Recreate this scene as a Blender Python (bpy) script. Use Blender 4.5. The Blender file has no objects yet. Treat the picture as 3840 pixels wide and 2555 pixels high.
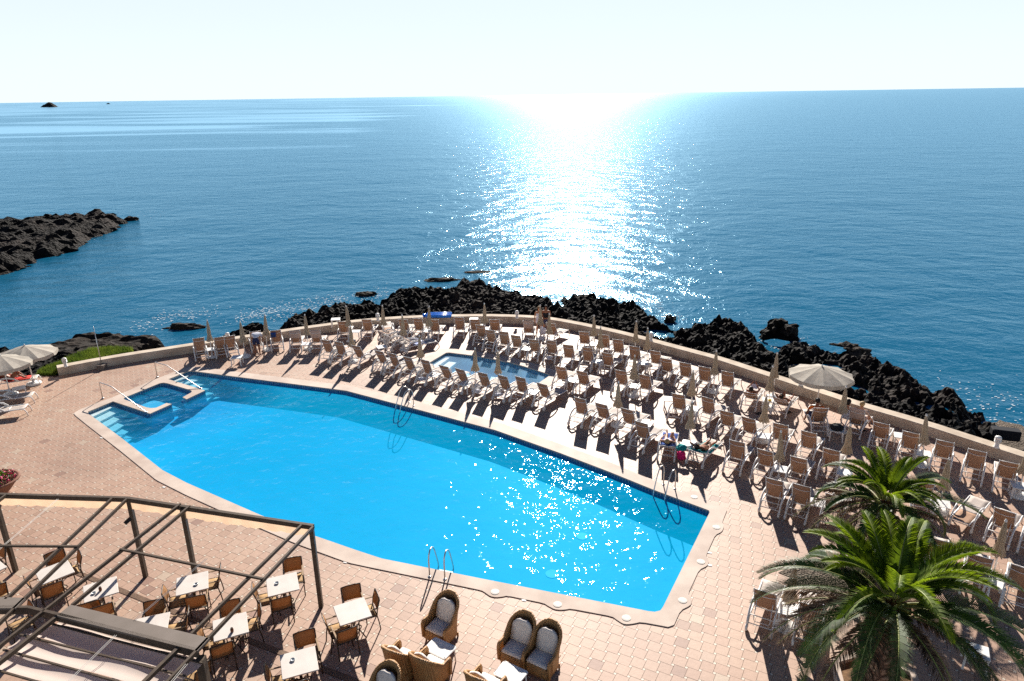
import bpy, bmesh, math, random
from math import sin, cos, pi, radians, tan, atan2, hypot
from mathutils import Vector, Matrix, noise
from mathutils.geometry import tessellate_polygon
random.seed(7)
S = bpy.context.scene
COL = S.collection
V = Vector

# ---------------------------------------------------------------- camera
CAM_H = 13.0
FPX, PITCH, ROLL = 2657.0, 0.33352, -0.0151          # focal length in photo pixels (3840 wide)
c_, s_ = cos(ROLL), sin(ROLL)
R0, U0, F0 = V((1, 0, 0)), V((0, sin(PITCH), cos(PITCH))), V((0, cos(PITCH), -sin(PITCH)))
AX, AY = R0 * c_ + U0 * s_, R0 * -s_ + U0 * c_
cd = bpy.data.cameras.new('camera')
cam = bpy.data.objects.new('camera', cd); COL.objects.link(cam)
cd.sensor_width = 36; cd.lens = 36 * FPX / 3840
cd.clip_start = 0.1; cd.clip_end = 60000
m = Matrix.Identity(4)
for i in range(3):
    m[i][0], m[i][1], m[i][2] = AX[i], AY[i], -F0[i]
m.translation = (0, 0, CAM_H)
cam.matrix_world = m
S.camera = cam

def G(p, z=0.0):
    """photo pixel -> point on the horizontal plane z"""
    x = (p[0] - 1920) / FPX; y = -(p[1] - 1277.5) / FPX
    d = AX * x + AY * y + F0
    t = (z - CAM_H) / d.z
    return V((d.x * t, d.y * t, z))

# ---------------------------------------------------------------- light
SUN_EL, SUN_AZ = radians(28.5), radians(5.0)
w = bpy.data.worlds.new('World'); S.world = w; w.use_nodes = True
nt = w.node_tree; bg = nt.nodes['Background']
sky = nt.nodes.new('ShaderNodeTexSky'); sky.sky_type = 'NISHITA'
sky.sun_disc = False; sky.sun_elevation = SUN_EL; sky.sun_rotation = SUN_AZ
sky.altitude = 10; sky.air_density = 1.0; sky.dust_density = 0.25; sky.ozone_density = 3.0
tcw = nt.nodes.new('ShaderNodeTexCoord'); sx_ = nt.nodes.new('ShaderNodeSeparateXYZ'); nt.links.new(tcw.outputs['Generated'], sx_.inputs[0])
rw = nt.nodes.new('ShaderNodeValToRGB'); rw.color_ramp.interpolation = 'EASE'
rw.color_ramp.elements.new(.5); rw.color_ramp.elements.new(.7)
for e_, (p_, v_) in zip(rw.color_ramp.elements, [(0, .97), (.13, .85), (.34, .12), (.6, 0)]): e_.position = p_; e_.color = (v_, v_, v_, 1)
nt.links.new(sx_.outputs[2], rw.inputs[0])
hz = nt.nodes.new('ShaderNodeMixRGB'); nt.links.new(rw.outputs[0], hz.inputs[0]); nt.links.new(sky.outputs[0], hz.inputs[1]); hz.inputs[2].default_value = (9.3, 10.4, 10.9, 1)
bl = nt.nodes.new('ShaderNodeMixRGB'); bl.blend_type = 'MULTIPLY'; bl.inputs[0].default_value = 1; bl.inputs[2].default_value = (.38, .47, .63, 1)
nt.links.new(sky.outputs[0], bl.inputs[1]); nt.links.new(bl.outputs[0], hz.inputs[1])
nt.links.new(hz.outputs[0], bg.inputs[0]); bg.inputs[1].default_value = 0.05
sl = bpy.data.lights.new('sun', 'SUN'); sl.energy = 5.0; sl.angle = radians(0.53); sl.color = (1, 0.93, 0.84)
sun = bpy.data.objects.new('sun', sl); COL.objects.link(sun)
sd = V((sin(SUN_AZ) * cos(SUN_EL), cos(SUN_AZ) * cos(SUN_EL), sin(SUN_EL)))
sun.rotation_euler = sd.to_track_quat('Z', 'Y').to_euler(); sun.location = sd * 50
S.view_settings.view_transform = 'Standard'; S.view_settings.look = 'None'
S.view_settings.gamma = 1.0; S.view_settings.use_curve_mapping = False
S.view_settings.exposure = 1.03
S.render.engine = 'CYCLES'
try:
    S.cycles.max_bounces = 8; S.cycles.transparent_max_bounces = 12
    S.cycles.caustics_reflective = False; S.cycles.caustics_refractive = False
    S.cycles.sample_clamp_indirect = 4; S.cycles.use_denoising = False
except Exception: pass

# ---------------------------------------------------------------- materials
def new_mat(name):
    mt = bpy.data.materials.new(name); mt.use_nodes = True
    n = mt.node_tree.nodes; b = n['Principled BSDF']
    return mt, mt.node_tree, b
def N(t, ty, **kw):
    nd = t.nodes.new(ty)
    for k, v in kw.items():
        if k in nd.inputs: nd.inputs[k].default_value = v
        else: setattr(nd, k, v)
    return nd
def ramp(t, fac, stops):
    r = t.nodes.new('ShaderNodeValToRGB')
    el = r.color_ramp.elements
    while len(el) < len(stops): el.new(0.5)
    for e, (p, c) in zip(el, stops):
        e.position = p; e.color = (*c, 1)
    t.links.new(fac, r.inputs[0]); return r.outputs[0]
def coords(t, scale=(1, 1, 1), kind='Object', rot=0):
    tc = t.nodes.new('ShaderNodeTexCoord'); mp = t.nodes.new('ShaderNodeMapping')
    mp.inputs['Scale'].default_value = scale; mp.inputs['Rotation'].default_value = (0, 0, rot)
    t.links.new(tc.outputs[kind], mp.inputs[0]); return mp.outputs[0]
def mat(name, c1, c2=None, scale=6, rough=0.7, metal=0, bump=0, spec=0.25, trans=0):
    mt, t, b = new_mat(name)
    b.inputs['Roughness'].default_value = rough; b.inputs['Metallic'].default_value = metal
    b.inputs['Specular IOR Level'].default_value = spec
    c2 = c2 or tuple(x * 0.86 for x in c1)
    no = N(t, 'ShaderNodeTexNoise', Scale=scale, Detail=5.0)
    t.links.new(coords(t), no.inputs['Vector'])
    col = ramp(t, no.outputs[0], [(0.35, c2), (0.65, c1)])
    t.links.new(col, b.inputs['Base Color'])
    if bump:
        bp = N(t, 'ShaderNodeBump', Strength=bump, Distance=0.02)
        t.links.new(no.outputs[0], bp.inputs['Height']); t.links.new(bp.outputs[0], b.inputs['Normal'])
    if trans:
        tr = N(t, 'ShaderNodeBsdfTranslucent'); t.links.new(col, tr.inputs[0])
        mx = N(t, 'ShaderNodeMixShader'); mx.inputs[0].default_value = trans
        t.links.new(b.outputs[0], mx.inputs[1]); t.links.new(tr.outputs[0], mx.inputs[2])
        t.links.new(mx.outputs[0], t.nodes['Material Output'].inputs[0])
    return mt
M = {}
M['white'] = mat('white_plastic', (.80, .79, .76), (.70, .68, .65), 9, .4)
M['frame'] = mat('white_powder_coat', (.80, .79, .77), (.70, .68, .66), 12, .35)
M['taupe'] = mat('taupe_canvas', (.50, .42, .315), (.40, .335, .25), 14, .9, trans=.3)
M['cream'] = mat('cream_canvas', (.55, .51, .44), (.46, .42, .36), 5, .9, trans=.3)
M['wall'] = mat('rendered_wall', (.58, .49, .39), (.42, .34, .26), 1.6, .9, bump=.4)
M['rail'] = mat('stainless_steel', (.62, .60, .58), None, 10, .38, metal=1)
M['bronze'] = mat('bronze_painted_steel', (.105, .078, .055), (.075, .055, .04), 8, .45)
M['panel'] = mat('grey_brown_metal_panel', (.20, .165, .14), (.17, .14, .115), 2, .55)
M['darkframe'] = mat('dark_brown_aluminium', (.045, .026, .017), (.03, .018, .012), 9, .4)
M['orange'] = mat('tan_sling_fabric', (.40, .215, .095), (.35, .18, .08), 30, .8, trans=.45)
M['armwood'] = mat('teak_arm', (.36, .25, .15), (.28, .18, .10), 20, .5)
M['cushion'] = mat('ecru_cushion', (.76, .70, .63), (.66, .60, .54), 7, .9)
M['steel'] = mat('ashtray_glass', (.50, .53, .55), None, 6, .15)
M['jar'] = mat('brown_glass_jar', (.16, .05, .02), None, 6, .2)
M['terracotta'] = mat('terracotta', (.22, .10, .065), (.16, .075, .05), 5, .8)
M['soil'] = mat('dry_soil', (.22, .13, .07), (.12, .07, .04), 9, 1, bump=.8)
M['skin'] = mat('skin', (.46, .23, .14), (.40, .19, .11), 5, .55)
M['tanskin'] = mat('tanned_skin', (.30, .13, .07), (.25, .10, .055), 5, .5)
M['hairdark'] = mat('dark_hair', (.02, .013, .01), None, 20, .6)
M['hairblond'] = mat('blond_hair', (.42, .28, .13), (.3, .19, .08), 30, .6)
M['black'] = mat('black_cloth', (.015, .016, .022), None, 9, .85)
M['navy'] = mat('navy_cloth', (.03, .04, .10), None, 9, .85)
M['whitecloth'] = mat('white_cloth', (.74, .74, .78), (.55, .57, .68), 10, .9)
M['orangecloth'] = mat('orange_cloth', (.72, .17, .02), (.6, .13, .015), 5, .85)
M['bluetowel'] = mat('blue_towel', (.03, .09, .32), (.02, .05, .2), 12, .95)
M['bluewhite'] = mat('blue_white_towel', (.72, .75, .85), (.12, .2, .55), 5, .95)
M['purple'] = mat('purple_towel', (.16, .06, .22), (.1, .04, .15), 10, .95)
M['beigetowel'] = mat('beige_towel', (.50, .38, .32), (.42, .31, .26), 12, .95)
M['teal'] = mat('teal_towel', (.02, .30, .30), (.015, .22, .24), 9, .95)
M['pink'] = mat('pink_towel', (.75, .03, .20), (.6, .02, .16), 9, .95)
M['redcloth'] = mat('red_cloth', (.45, .03, .02), None, 9, .9)
M['olive'] = mat('olive_cloth', (.10, .09, .06), None, 9, .9)
M['paper'] = mat('paper', (.8, .8, .82), (.6, .65, .75), 20, .8)
M['yellow'] = mat('yellow_plastic', (.75, .5, .05), None, 9, .5)
M['mattress'] = mat('blue_pvc', (.02, .22, .78), (.015, .17, .65), 4, .2)
M['concrete'] = mat('grey_concrete', (.20, .165, .14), (.13, .10, .085), 3, .95, bump=.5)
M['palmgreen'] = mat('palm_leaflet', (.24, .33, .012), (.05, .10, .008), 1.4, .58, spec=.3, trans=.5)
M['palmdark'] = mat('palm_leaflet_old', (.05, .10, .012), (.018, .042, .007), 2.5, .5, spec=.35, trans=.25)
M['palmdry'] = mat('palm_leaflet_dry', (.24, .165, .11), (.11, .07, .045), 5, .8, trans=.15)
M['rachis'] = mat('palm_midrib', (.30, .34, .10), (.2, .2, .06), 5, .5)
M['flower'] = mat('magenta_petals', (.55, .03, .20), (.65, .15, .12), 14, .7)
M['leaf'] = mat('shrub_leaf', (.06, .13, .02), (.03, .07, .01), 8, .6, trans=.2)
M['grass'] = mat('grass_blades', (.15, .20, .025), (.07, .12, .015), 1.5, .6, trans=.4)
M['valance'] = mat('peach_canvas', (.80, .56, .38), (.74, .51, .34), 3, .9, trans=.4)
M['awning'] = mat('greige_awning_cloth', (.82, .70, .62), (.76, .64, .56), 1.2, .9, trans=.35)
M['cord'] = mat('white_cord', (.7, .66, .6), None, 9, .7)
M['grate'] = mat('drain_slats', (.33, .22, .15), (.25, .16, .11), 9, .6)
M['steptile'] = mat('pale_step_tile', (.86, .85, .78), (.80, .78, .70), 6, .4)

def sling(name, c1, c2, n, trans=.15):
    """woven sling with fine cross bands"""
    mt, t, b = new_mat(name); b.inputs['Roughness'].default_value = .75
    wv = N(t, 'ShaderNodeTexWave', Scale=n, Distortion=.0); wv.bands_direction = 'Y'
    t.links.new(coords(t), wv.inputs['Vector'])
    no = N(t, 'ShaderNodeTexNoise', Scale=7.0); t.links.new(coords(t), no.inputs['Vector'])
    ad = N(t, 'ShaderNodeMath', operation='MULTIPLY_ADD'); ad.inputs[1].default_value = .35
    t.links.new(no.outputs[0], ad.inputs[0]); t.links.new(wv.outputs['Fac'], ad.inputs[2])
    col = ramp(t, ad.outputs[0], [(.12, c2), (.4, c1)])
    t.links.new(col, b.inputs['Base Color'])
    tr = N(t, 'ShaderNodeBsdfTranslucent'); t.links.new(col, tr.inputs[0])
    mx = N(t, 'ShaderNodeMixShader'); mx.inputs[0].default_value = trans
    t.links.new(b.outputs[0], mx.inputs[1]); t.links.new(tr.outputs[0], mx.inputs[2])
    t.links.new(mx.outputs[0], t.nodes['Material Output'].inputs[0])
    return mt
M['seat'] = sling('beige_sling_seat', (.50, .43, .38), (.38, .31, .26), 4.2)
M['back'] = mat('shaded_sling_back', (.42, .26, .17), (.37, .225, .145), 25, .8, trans=.2)  # same fabric as the seat, with its shaded look put into the colour

def wicker():
    mt, t, b = new_mat('honey_wicker'); b.inputs['Roughness'].default_value = .5
    wv = N(t, 'ShaderNodeTexWave', Scale=11.0, Distortion=1.2); wv.bands_direction = 'Z'
    t.links.new(coords(t), wv.inputs['Vector'])
    wv2 = N(t, 'ShaderNodeTexWave', Scale=9.0, Distortion=.5); wv2.bands_direction = 'X'
    t.links.new(coords(t), wv2.inputs['Vector'])
    mu = N(t, 'ShaderNodeMath', operation='MULTIPLY'); t.links.new(wv.outputs['Fac'], mu.inputs[0]); t.links.new(wv2.outputs['Fac'], mu.inputs[1])
    t.links.new(ramp(t, mu.outputs[0], [(0, (.24, .11, .035)), (.5, (.60, .33, .12))]), b.inputs['Base Color'])
    bp = N(t, 'ShaderNodeBump', Strength=.8, Distance=.01); t.links.new(mu.outputs[0], bp.inputs['Height']); t.links.new(bp.outputs[0], b.inputs['Normal'])
    return mt
M['wicker'] = wicker()

def paving_mat():
    mt, t, b = new_mat('terracotta_tile'); b.inputs['Roughness'].default_value = .58; b.inputs['Specular IOR Level'].default_value = .42
    at = N(t, 'ShaderNodeAttribute', attribute_name='tint')
    col = ramp(t, at.outputs['Fac'], [(0, (.27, .16, .12)), (.12, (.35, .225, .16)), (.35, (.405, .262, .190)), (.6, (.425, .288, .210)), (.8, (.41, .30, .232)), (.93, (.455, .355, .265)), (.97, (.56, .48, .39)), (1, (.62, .55, .46))])
    no = N(t, 'ShaderNodeTexNoise', Scale=.22, Detail=6.0, Roughness=.6); t.links.new(coords(t), no.inputs['Vector'])
    no2 = N(t, 'ShaderNodeTexNoise', Scale=9.0, Detail=5.0, Roughness=.65); t.links.new(coords(t), no2.inputs['Vector'])
    no.inputs['Distortion'].default_value = .6; st = ramp(t, no.outputs[0], [(.28, (.74, .71, .70)), (.42, (.93, .91, .90)), (.62, (1.03, 1.02, 1.0))])
    st2 = ramp(t, no2.outputs[0], [(.3, (.88, .86, .84)), (.7, (1.04, 1.03, 1.02))])
    m1 = N(t, 'ShaderNodeMixRGB', blend_type='MULTIPLY'); m1.inputs[0].default_value = 1
    m2 = N(t, 'ShaderNodeMixRGB', blend_type='MULTIPLY'); m2.inputs[0].default_value = 1
    t.links.new(col, m1.inputs[1]); t.links.new(st, m1.inputs[2]); t.links.new(m1.outputs[0], m2.inputs[1]); t.links.new(st2, m2.inputs[2])
    t.links.new(m2.outputs[0], b.inputs['Base Color'])
    bp = N(t, 'ShaderNodeBump', Strength=.25, Distance=.01); t.links.new(no2.outputs[0], bp.inputs['Height']); t.links.new(bp.outputs[0], b.inputs['Normal'])
    return mt
M['tile'] = paving_mat()
M['joint'] = mat('mortar_joint', (.10, .06, .045), (.07, .042, .03), 3, .95)
M['coping'] = mat('sand_coping', (.56, .46, .385), (.44, .345, .285), 1.1, .7, bump=.2)

def band_mat():
    mt, t, b = new_mat('waterline_mosaic'); b.inputs['Roughness'].default_value = .25
    tc = t.nodes.new('ShaderNodeTexCoord'); 
    br = N(t, 'ShaderNodeTexBrick', Scale=1.0); br.offset = 0
    br.inputs['Color1'].default_value = (.02, .13, .25, 1); br.inputs['Color2'].default_value = (.03, .19, .33, 1); br.inputs['Mortar'].default_value = (.45, .5, .5, 1)
    br.inputs['Brick Width'].default_value = .12; br.inputs['Row Height'].default_value = .12; br.inputs['Mortar Size'].default_value = .008
    t.links.new(tc.outputs['UV'], br.inputs['Vector']); t.links.new(br.outputs[0], b.inputs['Base Color'])
    return mt
M['band'] = band_mat()
M['poolblue'] = mat('pool_mosaic', (.40, .70, .78), (.34, .63, .72), .5, .5)
M['kidblue'] = mat('small_pool_mosaic', (.62, .80, .86), (.57, .76, .83), .8, .5)

SPA_C = tuple(G((560, 1490), -.1))
def water_mat(name, absorb, dens, scale, strength, rough, milk, mk):
    mt = bpy.data.materials.new(name); mt.use_nodes = True; t = mt.node_tree; t.nodes.clear()
    out = t.nodes.new('ShaderNodeOutputMaterial')
    gl = N(t, 'ShaderNodeBsdfGlossy', Roughness=rough); gl.inputs[0].default_value = (.45, .78, 1, 1)
    tp = N(t, 'ShaderNodeBsdfTransparent')
    ge = t.nodes.new('ShaderNodeNewGeometry'); dt = N(t, 'ShaderNodeVectorMath', operation='DOT_PRODUCT'); t.links.new(ge.outputs['Incoming'], dt.inputs[1])
    ab = N(t, 'ShaderNodeMath', operation='ABSOLUTE'); t.links.new(dt.outputs['Value'], ab.inputs[0])
    iv = N(t, 'ShaderNodeMath', operation='SUBTRACT'); iv.inputs[0].default_value = 1.0; t.links.new(ab.outputs[0], iv.inputs[1]); iv.use_clamp = True
    pw = N(t, 'ShaderNodeMath', operation='POWER'); pw.inputs[1].default_value = 5.0; t.links.new(iv.outputs[0], pw.inputs[0])
    fr = N(t, 'ShaderNodeMath', operation='MULTIPLY_ADD'); fr.inputs[1].default_value = .98; fr.inputs[2].default_value = .02; t.links.new(pw.outputs[0], fr.inputs[0])
    mx = N(t, 'ShaderNodeMixShader')
    v = coords(t)
    a = N(t, 'ShaderNodeTexNoise', Scale=scale, Detail=2.0, Roughness=.5); t.links.new(v, a.inputs['Vector'])
    b2 = N(t, 'ShaderNodeTexNoise', Scale=scale * .28, Detail=1.0); t.links.new(v, b2.inputs['Vector'])
    ad = N(t, 'ShaderNodeMath', operation='MULTIPLY_ADD'); ad.inputs[1].default_value = 1.0
    t.links.new(b2.outputs[0], ad.inputs[0]); t.links.new(a.outputs[0], ad.inputs[2])
    bp = N(t, 'ShaderNodeBump', Strength=strength, Distance=.115); t.links.new(ad.outputs[0], bp.inputs['Height'])
    t.links.new(bp.outputs[0], gl.inputs['Normal']); t.links.new(bp.outputs[0], dt.inputs[0])
    t.links.new(fr.outputs[0], mx.inputs[0]); t.links.new(tp.outputs[0], mx.inputs[1]); t.links.new(gl.outputs[0], mx.inputs[2])
    df = N(t, 'ShaderNodeBsdfDiffuse'); df.inputs[0].default_value = (*milk, 1)
    m2 = N(t, 'ShaderNodeMixShader'); vd = N(t, 'ShaderNodeVectorMath', operation='DISTANCE'); t.links.new(coords(t), vd.inputs[0]); vd.inputs[1].default_value = SPA_C
    mq = N(t, 'ShaderNodeMapRange'); mq.inputs['From Min'].default_value = 3.6; mq.inputs['From Max'].default_value = 6.5; mq.inputs['To Min'].default_value = .12; mq.inputs['To Max'].default_value = mk; t.links.new(vd.outputs['Value'], mq.inputs['Value']); t.links.new(mq.outputs[0], m2.inputs[0]); t.links.new(tp.outputs[0], m2.inputs[1]); t.links.new(df.outputs[0], m2.inputs[2]); t.links.new(m2.outputs[0], mx.inputs[1])
    t.links.new(mx.outputs[0], out.inputs['Surface'])
    va = N(t, 'ShaderNodeVolumeAbsorption', Density=dens); va.inputs['Color'].default_value = (*absorb, 1)
    t.links.new(va.outputs[0], out.inputs['Volume'])
    return mt
M['poolwater'] = water_mat('pool_water', (0, .725, .94), 1.05, 1.9, .75, .03, (0, .50, .84), .42)
M['kidwater'] = water_mat('small_pool_water', (.2, .78, .93), .28, 2.0, .12, .02, (.35, .60, .85), .30)

def sea_mat():
    mt, t, b = new_mat('sea_water')
    b.inputs['Base Color'].default_value = (.002, .058, .115, 1); b.inputs['IOR'].default_value = 1.33; b.inputs['Specular Tint'].default_value = (.50, .80, 1, 1)
    b.inputs['Roughness'].default_value = .165; b.inputs['Specular IOR Level'].default_value = .42
    v = coords(t, (.75, 1.0, 1.0), rot=radians(8))
    a = N(t, 'ShaderNodeTexNoise', Scale=.42, Detail=5.0, Roughness=.66, Distortion=.3); t.links.new(v, a.inputs['Vector'])
    b2 = N(t, 'ShaderNodeTexNoise', Scale=.09, Detail=3.0); t.links.new(v, b2.inputs['Vector'])
    ad = N(t, 'ShaderNodeMath', operation='MULTIPLY_ADD'); ad.inputs[1].default_value = 1.6
    t.links.new(b2.outputs[0], ad.inputs[0]); t.links.new(a.outputs[0], ad.inputs[2])
    # calm slicks
    v2 = coords(t, (.0016, .007, 1), rot=radians(-4))
    sn = N(t, 'ShaderNodeTexNoise', Scale=1.0, Detail=4.0, Roughness=.55, Distortion=.8); t.links.new(v2, sn.inputs['Vector'])
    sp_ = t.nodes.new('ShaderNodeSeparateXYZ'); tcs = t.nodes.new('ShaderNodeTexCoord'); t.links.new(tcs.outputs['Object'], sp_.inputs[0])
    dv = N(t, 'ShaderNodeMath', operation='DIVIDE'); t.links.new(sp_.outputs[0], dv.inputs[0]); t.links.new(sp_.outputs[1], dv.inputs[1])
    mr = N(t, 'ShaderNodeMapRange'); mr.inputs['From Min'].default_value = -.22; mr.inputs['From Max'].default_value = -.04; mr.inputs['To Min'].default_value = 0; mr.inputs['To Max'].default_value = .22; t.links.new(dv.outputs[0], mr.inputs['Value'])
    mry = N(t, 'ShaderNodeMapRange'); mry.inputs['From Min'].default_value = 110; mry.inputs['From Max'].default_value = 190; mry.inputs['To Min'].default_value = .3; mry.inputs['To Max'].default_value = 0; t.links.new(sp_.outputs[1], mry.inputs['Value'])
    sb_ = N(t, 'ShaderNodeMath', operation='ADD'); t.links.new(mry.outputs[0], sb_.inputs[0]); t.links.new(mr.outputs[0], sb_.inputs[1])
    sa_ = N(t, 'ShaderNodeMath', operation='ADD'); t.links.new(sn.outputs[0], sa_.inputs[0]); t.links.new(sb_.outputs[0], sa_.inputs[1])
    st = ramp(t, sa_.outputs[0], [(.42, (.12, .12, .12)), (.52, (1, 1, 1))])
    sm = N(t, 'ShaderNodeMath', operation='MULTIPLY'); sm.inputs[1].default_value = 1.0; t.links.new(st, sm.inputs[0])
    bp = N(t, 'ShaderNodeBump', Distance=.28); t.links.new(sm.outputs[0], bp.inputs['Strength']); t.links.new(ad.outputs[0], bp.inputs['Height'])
    t.nodes.remove(b)
    gl = N(t, 'ShaderNodeBsdfGlossy', Roughness=.135); gl.inputs[0].default_value = (.50, .79, 1, 1); df = N(t, 'ShaderNodeBsdfDiffuse'); df.inputs[0].default_value = (.006, .092, .172, 1)
    ge = t.nodes.new('ShaderNodeNewGeometry'); dt = N(t, 'ShaderNodeVectorMath', operation='DOT_PRODUCT'); t.links.new(ge.outputs['Incoming'], dt.inputs[1]); t.links.new(bp.outputs[0], dt.inputs[0])
    iv = N(t, 'ShaderNodeMath', operation='SUBTRACT'); iv.inputs[0].default_value = 1.0; t.links.new(dt.outputs['Value'], iv.inputs[1]); iv.use_clamp = True
    pw = N(t, 'ShaderNodeMath', operation='POWER'); pw.inputs[1].default_value = 5.0; t.links.new(iv.outputs[0], pw.inputs[0])
    fr = N(t, 'ShaderNodeMath', operation='MULTIPLY_ADD'); fr.inputs[2].default_value = .02; t.links.new(pw.outputs[0], fr.inputs[0])
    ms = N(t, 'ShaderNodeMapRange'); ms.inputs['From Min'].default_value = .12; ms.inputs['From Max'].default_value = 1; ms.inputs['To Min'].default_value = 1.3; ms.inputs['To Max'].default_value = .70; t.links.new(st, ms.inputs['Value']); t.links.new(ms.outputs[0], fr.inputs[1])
    mx = N(t, 'ShaderNodeMixShader'); t.links.new(fr.outputs[0], mx.inputs[0]); t.links.new(df.outputs[0], mx.inputs[1]); t.links.new(gl.outputs[0], mx.inputs[2])
    t.links.new(bp.outputs[0], gl.inputs['Normal']); t.links.new(mx.outputs[0], t.nodes['Material Output'].inputs[0])
    return mt
M['sea'] = sea_mat()

def rock_mat(name, stops, sc=1.5):
    mt, t, b = new_mat(name); b.inputs['Roughness'].default_value = .85; b.inputs['Specular IOR Level'].default_value = .12
    v = coords(t)
    a = N(t, 'ShaderNodeTexNoise', Scale=sc, Detail=8.0, Roughness=.7); t.links.new(v, a.inputs['Vector'])
    lg = N(t, 'ShaderNodeTexNoise', Scale=.13, Detail=3.0); t.links.new(v, lg.inputs['Vector'])
    la = N(t, 'ShaderNodeMath', operation='MULTIPLY_ADD'); la.inputs[1].default_value = .8; t.links.new(lg.outputs[0], la.inputs[0]); t.links.new(a.outputs[0], la.inputs[2])
    lb = N(t, 'ShaderNodeMath', operation='SUBTRACT'); lb.inputs[1].default_value = .40; t.links.new(la.outputs[0], lb.inputs[0])
    t.links.new(ramp(t, lb.outputs[0], stops), b.inputs['Base Color'])
    c = N(t, 'ShaderNodeTexVoronoi', Scale=sc * 2.6); t.links.new(v, c.inputs['Vector'])
    ad = N(t, 'ShaderNodeMath', operation='ADD'); t.links.new(c.outputs['Distance'], ad.inputs[0]); t.links.new(a.outputs[0], ad.inputs[1])
    bp = N(t, 'ShaderNodeBump', Strength=1.0, Distance=.28); t.links.new(ad.outputs[0], bp.inputs['Height']); t.links.new(bp.outputs[0], b.inputs['Normal'])
    return mt
M['lava'] = rock_mat('lava_rock', [(.35, (.003, .0025, .0025)), (.52, (.009, .0065, .0055)), (.72, (.042, .029, .023))])
M['ledge'] = rock_mat('brown_ledge_rock', [(.3, (.012, .009, .007)), (.7, (.05, .035, .025))], .6)
M['pebble'] = rock_mat('pebble_beach', [(.3, (.11, .09, .07)), (.7, (.26, .21, .165))], 6)

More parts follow.
